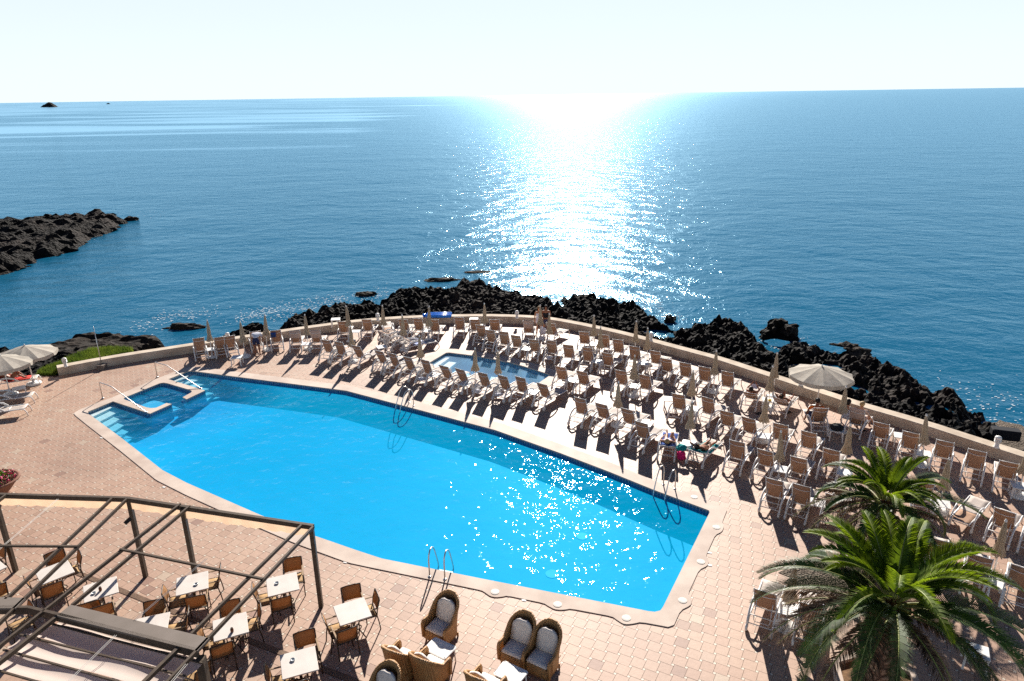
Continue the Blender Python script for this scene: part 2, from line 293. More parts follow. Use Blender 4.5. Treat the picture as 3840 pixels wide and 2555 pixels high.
# ---------------------------------------------------------------- mesh helpers
class MB:
    def __init__(s): s.v = []; s.f = []; s.m = []; s.mi = 0
    def add(s, vs, fs):
        o = len(s.v); s.v += [tuple(p) for p in vs]; s.f += [tuple(o + i for i in f) for f in fs]; s.m += [s.mi] * len(fs); return s
    def box(s, c, d, rz=0, bev=0):
        cx, cy, cz = c; hx, hy, hz = d[0] / 2, d[1] / 2, d[2] / 2
        ca, sa = cos(rz), sin(rz)
        if bev:
            pts = []
            for z, k in ((-hz, bev), (-hz + bev, 0), (hz - bev, 0), (hz, bev)):
                a, b2 = hx - k, hy - k; e = bev
                for x, y in ((-a, -b2 + e), (-a + e, -b2), (a - e, -b2), (a, -b2 + e), (a, b2 - e), (a - e, b2), (-a + e, b2), (-a, b2 - e)):
                    pts.append((cx + x * ca - y * sa, cy + x * sa + y * ca, cz + z))
            fs = [tuple(range(7, -1, -1)), tuple(range(24, 32))]
            for r in range(3):
                for i in range(8):
                    j = (i + 1) % 8; fs.append((r * 8 + i, r * 8 + j, r * 8 + 8 + j, r * 8 + 8 + i))
            return s.add(pts, fs)
        pts = [(cx + x * ca - y * sa, cy + x * sa + y * ca, cz + z) for z in (-hz, hz) for x, y in ((-hx, -hy), (hx, -hy), (hx, hy), (-hx, hy))]
        return s.add(pts, [(3, 2, 1, 0), (4, 5, 6, 7), (0, 1, 5, 4), (1, 2, 6, 5), (2, 3, 7, 6), (3, 0, 4, 7)])
    def tube(s, path, r, n=6, caps=True, flat=1.0):
        path = [V(p) for p in path]; L = len(path); rings = []; up = None
        for i, p in enumerate(path):
            d = (path[min(i + 1, L - 1)] - path[max(i - 1, 0)]).normalized()
            if up is None:
                up = V((0, 0, 1)) if abs(d.z) < .9 else V((0, 1, 0))
            a = d.cross(up)
            if a.length < 1e-4: a = d.cross(V((1, 0, .1)))
            a.normalize(); b = a.cross(d).normalized(); up = b
            rr = r[i] if isinstance(r, (list, tuple)) else r
            rings.append([p + a * cos(2 * pi * k / n) * rr + b * sin(2 * pi * k / n) * rr * flat for k in range(n)])
        pts = [q for rg in rings for q in rg]; fs = []
        for i in range(L - 1):
            for k in range(n):
                k2 = (k + 1) % n; fs.append((i * n + k, i * n + k2, (i + 1) * n + k2, (i + 1) * n + k))
        if caps: fs += [tuple(range(n - 1, -1, -1)), tuple((L - 1) * n + k for k in range(n))]
        return s.add(pts, fs)
    def bar(s, a, b, wd, h):
        a, b = V(a), V(b); d = (b - a).normalized()
        up = V((0, 0, 1)) if abs(d.z) < .95 else V((0, 1, 0))
        x = d.cross(up).normalized() * wd / 2; z = x.cross(d).normalized() * h / 2
        pts = [p + x * i + z * j for p in (a, b) for i, j in ((-1, -1), (1, -1), (1, 1), (-1, 1))]
        return s.add(pts, [(3, 2, 1, 0), (4, 5, 6, 7), (0, 1, 5, 4), (1, 2, 6, 5), (2, 3, 7, 6), (3, 0, 4, 7)])
    def lathe(s, prof, n=16, c=(0, 0, 0), sx=1, sy=1):
        pts = []; fs = []
        for r, z in prof:
            for k in range(n): pts.append((c[0] + r * sx * cos(2 * pi * k / n), c[1] + r * sy * sin(2 * pi * k / n), c[2] + z))
        for i in range(len(prof) - 1):
            for k in range(n):
                k2 = (k + 1) % n; fs.append((i * n + k, i * n + k2, (i + 1) * n + k2, (i + 1) * n + k))
        fs += [tuple(range(n - 1, -1, -1)), tuple((len(prof) - 1) * n + k for k in range(n))]
        return s.add(pts, fs)
    def sheet(s, rows, thick=0.0):
        """rows of points -> grid, optionally with thickness along -normal"""
        rows = [[V(p) for p in r] for r in rows]; a, b = len(rows), len(rows[0])
        def q(R, flip):
            fs = []
            for i in range(a - 1):
                for j in range(b - 1):
                    f = (i * b + j, i * b + j + 1, (i + 1) * b + j + 1, (i + 1) * b + j); fs.append(f[::-1] if flip else f)
            return fs
        if not thick: return s.add([p for r in rows for p in r], q(rows, False))
        nrm = (rows[0][-1] - rows[0][0]).cross(rows[-1][0] - rows[0][0]).normalized() * thick
        top = [p for r in rows for p in r]; bot = [p - nrm for p in top]; fs = q(rows, False)
        n0 = a * b; fs += [tuple(n0 + i for i in f) for f in q(rows, True)]
        ed = [i for i in range(b)] + [i * b + b - 1 for i in range(1, a)] + [(a - 1) * b + j for j in range(b - 2, -1, -1)] + [i * b for i in range(a - 2, 0, -1)]
        for i in range(len(ed)):
            u, v2 = ed[i], ed[(i + 1) % len(ed)]; fs.append((v2, u, n0 + u, n0 + v2))
        return s.add(top + bot, fs)
    def xf(s, mt):
        s.v = [tuple(mt @ V(p)) for p in s.v]; return s
    def build(s, name, mats, parent=None, smooth=False):
        me = bpy.data.meshes.new(name); me.from_pydata(s.v, [], s.f)
        for mm in (mats if isinstance(mats, (list, tuple)) else [mats]): me.materials.append(mm)
        if s.mi or any(s.m): me.polygons.foreach_set('material_index', s.m)
        if smooth: me.polygons.foreach_set('use_smooth', [True] * len(me.polygons))
        me.update()
        o = bpy.data.objects.new(name, me); COL.objects.link(o)
        if parent is not None: o.parent = parent
        return o
def tag(o, label=None, cat=None, group=None, kind=None):
    if label: o['label'] = label
    if cat: o['category'] = cat
    if group: o['group'] = group
    if kind: o['kind'] = kind
    return o
def empty(name, loc=(0, 0, 0), rz=0):
    e = bpy.data.objects.new(name, None); e.empty_display_size = .2; COL.objects.link(e)
    e.location = loc; e.rotation_euler = (0, 0, rz); return e
def copy_tree(o, parent=None):
    c = o.copy(); COL.objects.link(c); c.parent = parent
    for ch in KIDS.get(o.name) or [x for x in bpy.data.objects if x.parent == o]: copy_tree(ch, c)
    return c
KIDS = {}
def remember(o):
    ch = [x for x in bpy.data.objects if x.parent == o]; KIDS[o.name] = ch
    for x in ch: remember(x)
def struct(o): o['kind'] = 'structure'; return o
ORD = 'first second third fourth fifth sixth seventh eighth ninth tenth eleventh twelfth thirteenth fourteenth fifteenth'.split()

# regions of the photo: zoom windows in which positions were read off
RG = dict(A=(0, 1100), B=(700, 1100), C=(1300, 1100), D=(1900, 1100), E=(2500, 1200), F=(3140, 1400), G=(2100, 1450), H=(2640, 1600), I=(3140, 1750), J=(3140, 2095), L=(0, 1800), M=(0, 2095), N=(600, 2095), O=(1200, 2095), P=(1800, 2095))
def Q(r, x, y):
    if r == 'K': return (2640 + x * .35389, 2000 + y * .35389)
    k = .29699; o = RG[r]; return (o[0] + x * k, o[1] + y * k)

# polygons
def inside(p, poly):
    x, y = p[0], p[1]; r = False; j = len(poly) - 1
    for i in range(len(poly)):
        xi, yi = poly[i][0], poly[i][1]; xj, yj = poly[j][0], poly[j][1]
        if (yi > y) != (yj > y) and x < (xj - xi) * (y - yi) / (yj - yi) + xi: r = not r
        j = i
    return r
def seg_d(p, a, b):
    ax, ay = a[0], a[1]; dx, dy = b[0] - ax, b[1] - ay; px, py = p[0] - ax, p[1] - ay
    L = dx * dx + dy * dy; t = 0 if L == 0 else max(0, min(1, (px * dx + py * dy) / L))
    return hypot(px - dx * t, py - dy * t)
def poly_d(p, poly, closed=True):
    n = len(poly); return min(seg_d(p, poly[i], poly[(i + 1) % n]) for i in range(n if closed else n - 1))
def area(poly): return .5 * sum(poly[i][0] * poly[(i + 1) % len(poly)][1] - poly[(i + 1) % len(poly)][0] * poly[i][1] for i in range(len(poly)))
def offset(poly, d):
    """grow a polygon by d"""
    if area(poly) < 0: d = -d
    out = []; n = len(poly)
    for i in range(n):
        a, b, c = V(poly[i - 1][:2]), V(poly[i][:2]), V(poly[(i + 1) % n][:2])
        e1, e2 = (b - a).normalized(), (c - b).normalized()
        n1, n2 = V((e1.y, -e1.x)), V((e2.y, -e2.x)); k = 1 + n1.dot(n2)
        mv = (n1 + n2) / max(k, .5); out.append((b.x + mv.x * d, b.y + mv.y * d))
    return out
def fill(mb, polys, z, up=True):
    """flat fill of outer polygon with holes"""
    ps = [[V((p[0], p[1], 0)) for p in pl] for pl in polys]
    flat = [p for pl in ps for p in pl]
    tr = tessellate_polygon(ps); fs = []
    for a, b, c in tr:
        A, B, Cc = flat[a], flat[b], flat[c]
        ccw = (B - A).cross(Cc - A).z > 0
        fs.append((a, b, c) if ccw == up else (a, c, b))
    mb.add([(p.x, p.y, z) for p in flat], fs)
def skirt(mb, poly, z0, z1, inward=False):
    n = len(poly); mb.add([(p[0], p[1], z) for z in (z0, z1) for p in poly], [((i + 1) % n, i, n + i, n + (i + 1) % n) for i in range(n)])

# ---------------------------------------------------------------- pool outlines (photo pixels -> ground)
POOL = [G(p, .02) for p in [(330, 1544), (424, 1505.5), (563, 1551.5), (644, 1515.6), (624, 1512), (600, 1523), (585.5, 1529.6), (567, 1531), (549.8, 1528.4), (466, 1498), (464, 1494), (470, 1490), (598, 1438), (613, 1435.5), (629, 1438), (714, 1463), (720, 1467), (716, 1473), (685, 1490), (700, 1497.5), (769, 1464.7), (631.5, 1422.7), (700, 1394), (714, 1391), (728, 1392), (880, 1412.5), (1264, 1461), (1300, 1466), (1612, 1548), (1857, 1613), (2100, 1699), (2281, 1768), (2456, 1839), (2650, 1911), (2659, 1915), (2661, 1922), (2486, 2277), (2476, 2290), (2455, 2295), (2430, 2292), (1800, 2169), (1432, 2095), (1340, 2065), (1181, 2010), (977, 1932), (700, 1811), (610, 1764), (448, 1637), (331, 1551)]]
COPE = [G(p, .02) for p in [(282, 1558), (334, 1600), (450, 1690), (585, 1800), (700, 1858), (905, 1950), (1100, 2035), (1304, 2110), (1393, 2129), (1583, 2168), (1806, 2214), (1820, 2223), (1838, 2236), (1860, 2240.5), (1884, 2238), (1902, 2234), (2039, 2262), (2056, 2273), (2079, 2285), (2100, 2287.5), (2122, 2286), (2140, 2282.7), (2296, 2312), (2312, 2324), (2336, 2339.5), (2355, 2341.5), (2380, 2338), (2403, 2332.6), (2523, 2354.6), (2552, 2289), (2589, 2271), (2594, 2257), (2590, 2241), (2580, 2227), (2621.4, 2137.5), (2654, 2121.4), (2658, 2107), (2655, 2096), (2647, 2084.6), (2682, 2007), (2707, 1994.6), (2714, 1978.6), (2713, 1968), (2708, 1959), (2728.6, 1907), (2655, 1880), (2648, 1862), (2632, 1850), (2605, 1840), (2580, 1844), (2560, 1848), (2440, 1798), (2278, 1730), (2100, 1665), (1880, 1588), (1597, 1515), (1300, 1444), (1205, 1434), (926, 1399), (745, 1376), (700, 1378), (596, 1417), (415, 1493), (300, 1535), (276, 1550)]]
def soften(pl, k=.22):
    out = []
    for i, b in enumerate(pl): a, c = pl[i - 1], pl[(i + 1) % len(pl)]; ka, kc = min(k, .12 / max((a - b).length, .01)), min(k, .12 / max((c - b).length, .01)); out += [b.lerp(a, ka), b.lerp(c, kc)]
    return out
COPE = soften(COPE)
KID = [G(p, .02) for p in [(1604.7, 1363.6), (1668, 1326), (1674, 1322.8), (1684, 1322.4), (1777.6, 1333.8), (1864.7, 1349), (1917.4, 1360), (1995.3, 1383), (2056, 1403), (2061, 1406), (2058, 1411), (2002, 1449), (1992, 1451), (1926.6, 1442.5), (1789, 1421), (1688.3, 1397.5)]]
KCOPE = offset(KID, .62)

# wall foot (deck side)
WF = [G(p) for p in [(221, 1410), (430, 1370), (700, 1327.5), (890, 1298), (1068, 1270), (1300, 1237), (1431, 1224), (1597, 1214.5), (1805, 1211), (1900, 1213), (2000, 1217), (2066, 1224.5), (2167, 1243), (2345, 1283), (2600, 1354), (2678, 1375), (2856, 1436), (3094, 1515), (3200, 1553), (3422, 1618), (3615, 1683), (3840, 1757), (4100, 1845)]]
def smooth_line(pts, k=2):
    for _ in range(k):
        out = [pts[0]]
        for a, b in zip(pts, pts[1:]): out += [a.lerp(b, .25), a.lerp(b, .75)]
        pts = out + [pts[-1]]
    return pts
WF = smooth_line(WF)
def off_line(pts, d):
    out = []
    for i, p in enumerate(pts):
        t = (pts[min(i + 1, len(pts) - 1)] - pts[max(i - 1, 0)]).normalized(); out.append(V((p.x - t.y * d, p.y + t.x * d, 0)))
    return out
WALL_H, WALL_W = .42, .62
WB = off_line(WF, WALL_W)
WM = off_line(WF, WALL_W * .5)
DECK = [V((p.x, p.y, 0)) for p in WM] + [V((40, 3, 0)), V((-40, 3, 0))] + [G((-700, 1500)), G((-60, 1424)), G((60, 1412)), G((150, 1406)), G((215, 1409))]

# ---------------------------------------------------------------- deck
mb = MB(); cin = offset(POOL, .08); kin = offset(KID, .08)
fill(mb, [DECK, cin, kin], -.014)
skirt(mb, DECK, -.014, -3.6)
struct(mb.build('deck', M['joint']))
def paving():
    u, v = V((.023795, -.007129, 0)) * CAM_H, V((-.007129, -.023795, 0)) * CAM_H
    L = u.length; ratio = .22                      # small tile / big tile
    a = L / math.sqrt(1 + ratio * ratio); b = a * ratio
    ang = atan2(u.y, u.x) - atan2(b, a)
    # big tile axes e1,e2 with u = a e1 + b e2' ; pinwheel tiling
    e1 = V((cos(ang), sin(ang), 0)); e2 = V((e1.y, -e1.x, 0))
    u = e1 * a + e2 * b * -1; 
    v = e2 * a + e1 * b
    o = G((2100 + 733 * .12755, 2355 + 20 * .12755))
    inv = Matrix(((u.x, v.x), (u.y, v.y))).inverted()
    xs = [p.x for p in DECK]; ys = [p.y for p in DECK]
    vs = []; fs = []; tint = []; rnd = random.Random(3); g = .0035
    bb = (max(min(xs), -34), min(max(xs), 36), max(min(ys), 11), max(ys))
    cs = [inv @ V((x - o.x, y - o.y)) for x in bb[:2] for y in bb[2:]]
    i0, i1 = int(min(c.x for c in cs)) - 1, int(max(c.x for c in cs)) + 1
    j0, j1 = int(min(c.y for c in cs)) - 1, int(max(c.y for c in cs)) + 1
    dk = [(p.x, p.y) for p in DECK]; cp = [(p.x, p.y) for p in COPE]; kc = KCOPE
    cpi, kci = offset(cp, -.05), offset(kc, -.05)
    def put(c, s, t):
        h = s / 2 - g; q = [c + e1 * x + e2 * y for x, y in ((-h, -h), (-h, h), (h, h), (h, -h))]
        k = len(vs); z = rnd.uniform(-.0015, .0015)
        vs.extend((p.x, p.y, z) for p in q); fs.append((k, k + 1, k + 2, k + 3)); tint.append(t)
    pl_, kl_ = [(p.x, p.y) for p in POOL], [(p.x, p.y) for p in KID]
    for i in range(i0, i1):
        for j in range(j0, j1):
            c = o + u * i + v * j
            if not (bb[0] < c.x < bb[1] and bb[2] < c.y < bb[3]): continue
            if abs(c.x) > c.y * .95 + 3: continue
            if c.y > 22 and not inside(c, dk): continue
            if inside(c, cpi) or inside(c, kci):
                big = c + e1 * (a + b) / 2 + e2 * (a - b) / 2; hh = a * .45
                cor = [big + e1 * sx * hh + e2 * sy * hh for sx in (-1, 1) for sy in (-1, 1)]
                if all(inside(q, cp) or inside(q, kc) for q in cor) or any(inside(q, pl_) or inside(q, kl_) for q in cor): continue
            r = rnd.random(); put(c + e1 * (a + b) / 2 + e2 * (a - b) / 2 * 1, a, .02 + .9 * (.5 + .38 * (rnd.random() + rnd.random() + rnd.random() - 1.5) / 1.5) if r > .05 else rnd.random() * .2 if r < .035 else .90)
            put(c, b, rnd.uniform(.975, 1))
    me = bpy.data.meshes.new('paving'); me.from_pydata(vs, [], fs)
    at = me.attributes.new('tint', 'FLOAT', 'FACE'); at.data.foreach_set('value', tint)
    me.materials.append(M['tile']); ob = bpy.data.objects.new('paving', me); COL.objects.link(ob); struct(ob)
paving()

mb = MB()
fill(mb, [COPE, POOL], .022); skirt(mb, COPE, .022, -.02)
struct(mb.build('pool_coping', M['coping']))
mb = MB(); fill(mb, [KCOPE, KID], .022); skirt(mb, KCOPE, .022, -.02)
struct(mb.build('small_pool_coping', M['coping']))

# pool shells
def basin(name, poly, depth, blue, extra=None):
    mb = MB(); n = len(poly)
    per = 0; us = [0]
    for i in range(n): per += hypot(poly[(i + 1) % n][0] - poly[i][0], poly[(i + 1) % n][1] - poly[i][1]); us.append(per)
    uv = []
    def ring(z0, z1, mi):
        mb.mi = mi
        for i in range(n):
            j = (i + 1) % n; p, q = poly[i], poly[j]
            mb.add([(p[0], p[1], z0), (q[0], q[1], z0), (q[0], q[1], z1), (p[0], p[1], z1)], [(0, 1, 2, 3), ])
            uv.extend([(us[i], z0), (us[i + 1], z0), (us[i + 1], z1), (us[i], z1)])
    ring(.022, -.03, 0); ring(-.03, -.27, 1); ring(-.27, depth, 2)
    k = len(mb.v); mb.mi = 2; fill(mb, [poly], depth)
    nf = len(mb.f)
    o = mb.build(name, [M['coping'], M['band'], M[blue]])
    l = o.data.uv_layers.new(name='UVMap')
    for i, q in enumerate(uv): l.data[i].uv = q
    return struct(o)
basin('pool_basin', POOL, -.72, 'poolblue')
basin('small_pool_basin', KID, -.55, 'kidblue')
def water(name, poly, depth, m, z=-.11):
    pl = offset(poly, .03); mb = MB(); fill(mb, [pl], z); fill(mb, [pl], depth - .05, False); skirt(mb, pl, z, depth - .05)
    return struct(mb.build(name, m))
water('pool_water', POOL, -.72, M['poolwater'])
water('small_pool_water', KID, -.55, M['kidwater'], -.10)
# steps of the main pool and of the small pool
def steps(name, A0, A1, B0, B1, n, dz, z0):
    mb = MB()
    A0, A1, B0, B1 = [G(p, -.1) for p in (A0, A1, B0, B1)]
    for k in range(n):
        t1 = (k + 1) / n; a, b = A0.lerp(A1, t1), B0.lerp(B1, t1); z = z0 - dz * k
        pl = [A0, a, b, B0]
        if area(pl) < 0: pl = pl[::-1]
        fill(mb, [pl], z - k * .0); skirt(mb, pl, z, z - dz - .002)
    return struct(mb.build(name, M['steptile']))
steps('pool_steps', (330, 1547), (444, 1634), (424, 1506), (562, 1552), 6, .10, -.13)
steps('pool_steps', (632, 1423), (768, 1465), (714, 1391), (960, 1422), 6, .10, -.13)
steps('pool_steps', (1605, 1364), (1660, 1388), (1672, 1323.5), (1735, 1329), 2, .13, -.15)
# spa floor and bench
SPA = [G(p, 0) for p in [(549.8, 1528.4), (466, 1498), (464, 1494), (470, 1490), (598, 1438), (613, 1435.5), (629, 1438), (714, 1463), (720, 1467), (716, 1473), (685, 1490), (624, 1512), (600, 1523), (585.5, 1529.6), (567, 1531)]]
mb = MB(); sp = [(p.x, p.y) for p in SPA]; si = offset(sp, -.42)
if area(sp) < 0: sp = sp[::-1]; si = si[::-1]
fill(mb, [sp], -.50); skirt(mb, sp, -.50, -.71)
struct(mb.build('spa_bench', M['poolblue']))

# ---------------------------------------------------------------- wall
mb = MB(); n = len(WF)
prof = []
rows = [[V((p.x, p.y, -.1)) for p in WF], [V((p.x, p.y, WALL_H - .02)) for p in off_line(WF, .0)], [V((p.x, p.y, WALL_H)) for p in off_line(WF, .02)], [V((p.x, p.y, WALL_H)) for p in off_line(WF, WALL_W - .14)], [V((p.x, p.y, WALL_H - .05)) for p in off_line(WF, WALL_W - .10)], [V((p.x, p.y, WALL_H - .05)) for p in WB], [V((p.x, p.y, -3.6)) for p in WB]]
mb.sheet(rows)
nn = len(WF)
for e in (0, nn - 1):
    mb.add([r[e] for r in rows], [tuple(range(7))])
wl = mb.build('sea_wall', M['wall'])
tag(wl, 'low curved cream rendered wall closing the terrace towards the sea', 'wall')

# ---------------------------------------------------------------- sea, shore
SEA = -3.0
mb = MB(); mb.add([(-40000, -50, SEA), (40000, -50, SEA), (40000, 45000, SEA), (-40000, 45000, SEA)], [(0, 1, 2, 3)])
struct(mb.build('sea', M['sea']))
wline = [(p.x, p.y) for p in WB]
PITS = []
def terrain(name, px, m, z_rim, res, hfun, zpl=None):
    poly = [G(p, z_rim if zpl is None else zpl) for p in px]
    xs = [p.x for p in poly]; ys = [p.y for p in poly]; x0, x1, y0, y1 = min(xs) - 1, max(xs) + 1, min(ys) - 1, max(ys) + 1
    nx, ny = int((x1 - x0) / res) + 1, int((y1 - y0) / res) + 1; idx = {}; vs = []; fs = []; hh = {}
    for j in range(ny):
        for i in range(nx):
            x, y = x0 + i * res, y0 + j * res
            wx = x + .9 * noise.noise(V((x * .35, y * .35, 3))) + .35 * noise.noise(V((x * 1.3, y * 1.3, 7)))
            wy = y + .9 * noise.noise(V((x * .35, y * .35, 11))) + .35 * noise.noise(V((x * 1.3, y * 1.3, 17)))
            ins = inside((wx, wy), poly); d = poly_d((wx, wy), poly)
            if not ins and d > .5: continue
            idx[i, j] = len(vs); vs.append((x + .3 * res * noise.noise(V((x * 4, y * 4, 1))), y, hfun(x, y, d if ins else -d)))
    for (i, j), a in idx.items():
        b, c, d = idx.get((i + 1, j)), idx.get((i + 1, j + 1)), idx.get((i, j + 1))
        if b is not None and c is not None and d is not None:
            if max(vs[a][2], vs[b][2], vs[c][2], vs[d][2]) > SEA - .3: fs.append((a, b, c, d))
    me = bpy.data.meshes.new(name); me.from_pydata(vs, [], fs); me.materials.append(m); me.update()
    o = bpy.data.objects.new(name, me); COL.objects.link(o); return struct(o)
def fine(x, y): return .30 * abs(noise.noise(V((x * 1.9, y * 1.9, 31)))) + .20 * abs(noise.noise(V((x * 3.9, y * 3.9, 37)))) - .1
def rough(x, y, s=1.0):
    a = noise.turbulence(V((x * .55, y * .55, 0)), 5, False, noise_basis='PERLIN_ORIGINAL') if False else 0
    r = 0; amp = 1; f = .6 * s
    for k in range(5):
        r += amp * (2.6 * abs(noise.noise(V((x * f, y * f, k * 5.1)))) - .38); amp *= .56; f *= 2.15
    return r
POOLS = []
def lava_h(x, y, d):
    dw = poly_d((x, y), wline, False) if y < 75 and x < 45 else 99
    base = SEA - .15 + .95 * min(1, max(d, -.5) / .9)
    base += .55 * max(0, 1 - dw / 9.0)
    h = base + .31 * rough(x, y) + fine(x, y)
    if d > .6: h = max(h, SEA + .12 + .2 * rough(x + 50, y, 2))
    for cx, cy, r, zz in POOLS:
        q = hypot((x - cx), (y - cy)) / r
        if q < 1.5: h = min(h, zz - .25 + .5 * max(0, q - .7)) if q < 1.1 else min(h, h)
    if dw < .6: h = min(h, -.25)
    return min(h, .2)
# rock pools held behind the shore rocks
pool_px = [('E', 1690, 610, 1.1), ('E', 2080, 615, 1.1), ('F', 190, 230, 1.5), ('D', 1900, 530, 1.9), ('D', 2170, 610, 1.3), ('E', 150, 290, 1.2), ('E', 650, 425, .9), ('F', 1290, 480, 1.2), ('F', 975, 400, .7), ('E', 1400, 290, 1.1), ('E', 2050, 370, 1.3), ('F', 1340, 630, .7)]
for r, x, y, rad in pool_px:
    p = G(Q(r, x, y), -2.25); POOLS.append((p.x, p.y, rad * .55, -2.25))
main_px = [(1070, 1262), (1062, 1215), (1100, 1180), (1176, 1170), (1203, 1148), (1344, 1140), (1417, 1136), (1440, 1104), (1539, 1078), (1673, 1078), (1745, 1042), (1780, 1046), (1825, 1058), (1894, 1072), (2000, 1114), (2060, 1126), (2108, 1148), (2104, 1097), (2197, 1092), (2252, 1112), (2388, 1143), (2443, 1155), (2494, 1220), (2536, 1237), (2647, 1196), (2719, 1188), (2808, 1200), (2833, 1265), (2880, 1312), (2945, 1278), (3020, 1264), (3052, 1285), (3153, 1297), (3168, 1336), (3258, 1340), (3372, 1366), (3443, 1405), (3472, 1435), (3511, 1455), (3562, 1472), (3615, 1476), (3654, 1506), (3698, 1570), (3701, 1652), (3800, 1800), (3650, 1800), (3100, 1600), (2600, 1440), (2100, 1310), (1900, 1290), (1500, 1300), (1200, 1330)]
terrain('rocky_shore', main_px, M['lava'], -2.3, .14, lava_h)
terrain('rocky_shore', [(760, 1300), (831, 1258), (929, 1216), (997, 1196), (1012, 1225), (1036, 1245), (1050, 1290), (1000, 1350), (850, 1360)], M['lava'], -2.3, .2, lava_h)
terrain('rocky_shore', [(-300, 1300), (110, 1300), (250, 1290), (430, 1290), (500, 1290), (450, 1330), (560, 1360), (300, 1420), (100, 1470), (-300, 1500)], M['lava'], -2.2, .25, lava_h)
terrain('rocky_shore', [(640, 1320), (690, 1296), (725, 1300), (790, 1310), (700, 1350)], M['lava'], -2.3, .25, lava_h)
def head_h(x, y, d): return SEA - .3 + .9 * min(1, max(d, -.5) / 1.5) + .5 * rough(x * .6, y * .6) + .35 * min(1, d / 9)
terrain('rocky_headland', [(-700, 860), (0, 828), (26, 820), (105, 820), (171, 808), (250, 804), (408, 796), (462, 804), (474, 818), (431, 845), (342, 882), (276, 924), (163, 945), (87, 985), (0, 1008), (-700, 1060)], M['lava'], -2.3, .45, head_h)
def ledge_h(x, y, d):
    h = SEA - .2 + 1.0 * min(1, max(d, -.5) / .5)
    t = .6 * noise.noise(V((x * .16, y * .5, 4))) + .35 * noise.noise(V((x * .5, y * .9, 9)))
    return h + round(t * 4) / 4 * .8 + .05 + .12 * rough(x, y)
terrain('rock_ledge', [(60, 1300), (110, 1285), (178, 1246), (208, 1256), (356, 1228), (475, 1216), (493, 1233), (579, 1236), (612, 1245), (582, 1278), (505, 1299), (440, 1318), (200, 1330), (40, 1340)], M['ledge'], -1.9, .2, ledge_h)
terrain('pebble_beach', [(3650, 1620), (3704, 1573), (3840, 1610), (4200, 1700), (4300, 2000), (3900, 1850), (3700, 1780)], M['pebble'], -3.0, .3, lambda x, y, d: SEA - .02 + .16 * max(d, -.5) + .05 * rough(x * 2, y * 2) if d < 2.5 else SEA + .4 + .06 * (d - 2.5) + .05 * rough(x * 2, y * 2))
for cx, cy, r, zz in POOLS:
    mb = MB(); mb.lathe([(r * 1.35, zz), ], 20, (cx, cy, 0)) if False else mb.add([(cx + r * 1.25 * cos(k * pi / 10) * (1 + .2 * sin(k * 1.7)), cy + r * 1.25 * sin(k * pi / 10), zz) for k in range(20)], [tuple(range(20))])
    struct(mb.build('tide_pool', M['sea']))
def blob(name, c, r, m, seed, parent=None, sub=3, amp=.35):
    bm = bmesh.new(); bmesh.ops.create_icosphere(bm, subdivisions=sub, radius=1)
    for v in bm.verts:
        d = 1 + amp * noise.noise(v.co * 1.6 + V((seed, 0, 0))) + amp * .5 * noise.noise(v.co * 4 + V((seed, 3, 0)))
        v.co = V((v.co.x * r[0], v.co.y * r[1], v.co.z * r[2])) * d
    me = bpy.data.meshes.new(name); bm.to_mesh(me); bm.free(); me.materials.append(m)
    o = bpy.data.objects.new(name, me); COL.objects.link(o); o.location = c
    if parent is not None: o.parent = parent
    return o
def boulder(p, r, z, label, m='lava', seed=1):
    q = G(p, SEA); tag(blob('boulder', (q.x, q.y, SEA + z), r, M[m], seed, None, 4, .5), label, 'rock')
boulder((2920, 1268), (1.1, .9, .9), .3, 'round black boulder standing alone in the water off the shore rocks', seed=4)
boulder((3165, 1330), (1.3, .8, .5), .2, 'low dark boulder with yellow crust at the tip of the shallow inlet', 'ledge', 8)
boulder((1655, 1052), (1.6, .5, .22), .0, 'flat brown rock barely above the glittering water, left of the highest shore rocks', 'ledge', 12)
boulder((1785, 1022), (1.5, .5, .16), -.05, 'long flat rock just breaking the surface beyond the highest shore rocks', 'ledge', 15)
boulder((1372, 1107), (.9, .5, .3), .0, 'small brown rock in the surf beside the left end of the shore rocks', 'ledge', 17)
boulder((2512, 1207), (.4, .4, .35), .1, 'small brown stone in the bright cove between two black rock masses', 'ledge', 19)
boulder((492, 826), (1.0, .7, .5), .0, 'tiny black rock in the sea off the tip of the headland', 'lava', 21)
boulder((690, 1230), (1.3, .5, .3), .0, 'low wet rock in the breakers right of the brown ledge', 'ledge', 23)
# islets near the horizon
def islet(px0, px1, pyb, h_px, label, seed):
    a, b = G((px0, pyb), SEA), G((px1, pyb), SEA); c = G(((px0 + px1) / 2, pyb), SEA); dist = hypot(c.x, c.y); wdt = dist * (px1 - px0) / 2 / FPX; hh = h_px / FPX * dist
    vs = []; fs = []; nx, ny = 30, 10
    for j in range(ny):
        for i in range(nx):
            u, v = i / (nx - 1) * 2 - 1, j / (ny - 1) * 2 - 1; e = max(0, 1 - u * u) * max(0, 1 - v * v)
            z = hh * (e ** .6) * (1 - .35 * abs(u - .15)) * (1 + .35 * noise.noise(V((u * 3 + seed, v * 2, seed))))
            vs.append((c.x + u * wdt, c.y + v * wdt * .6, SEA - .5 + z))
    for j in range(ny - 1):
        for i in range(nx - 1): k = j * nx + i; fs.append((k, k + 1, k + nx + 1, k + nx))
    o = MB().add(vs, fs).build('islet', M['lava']); tag(o, label, 'island')
islet(164, 206, 402, 14, 'larger dark rocky islet on the horizon at the far left', 2)
islet(400, 412, 391, 4, 'tiny second islet near the horizon, right of the larger one', 5)

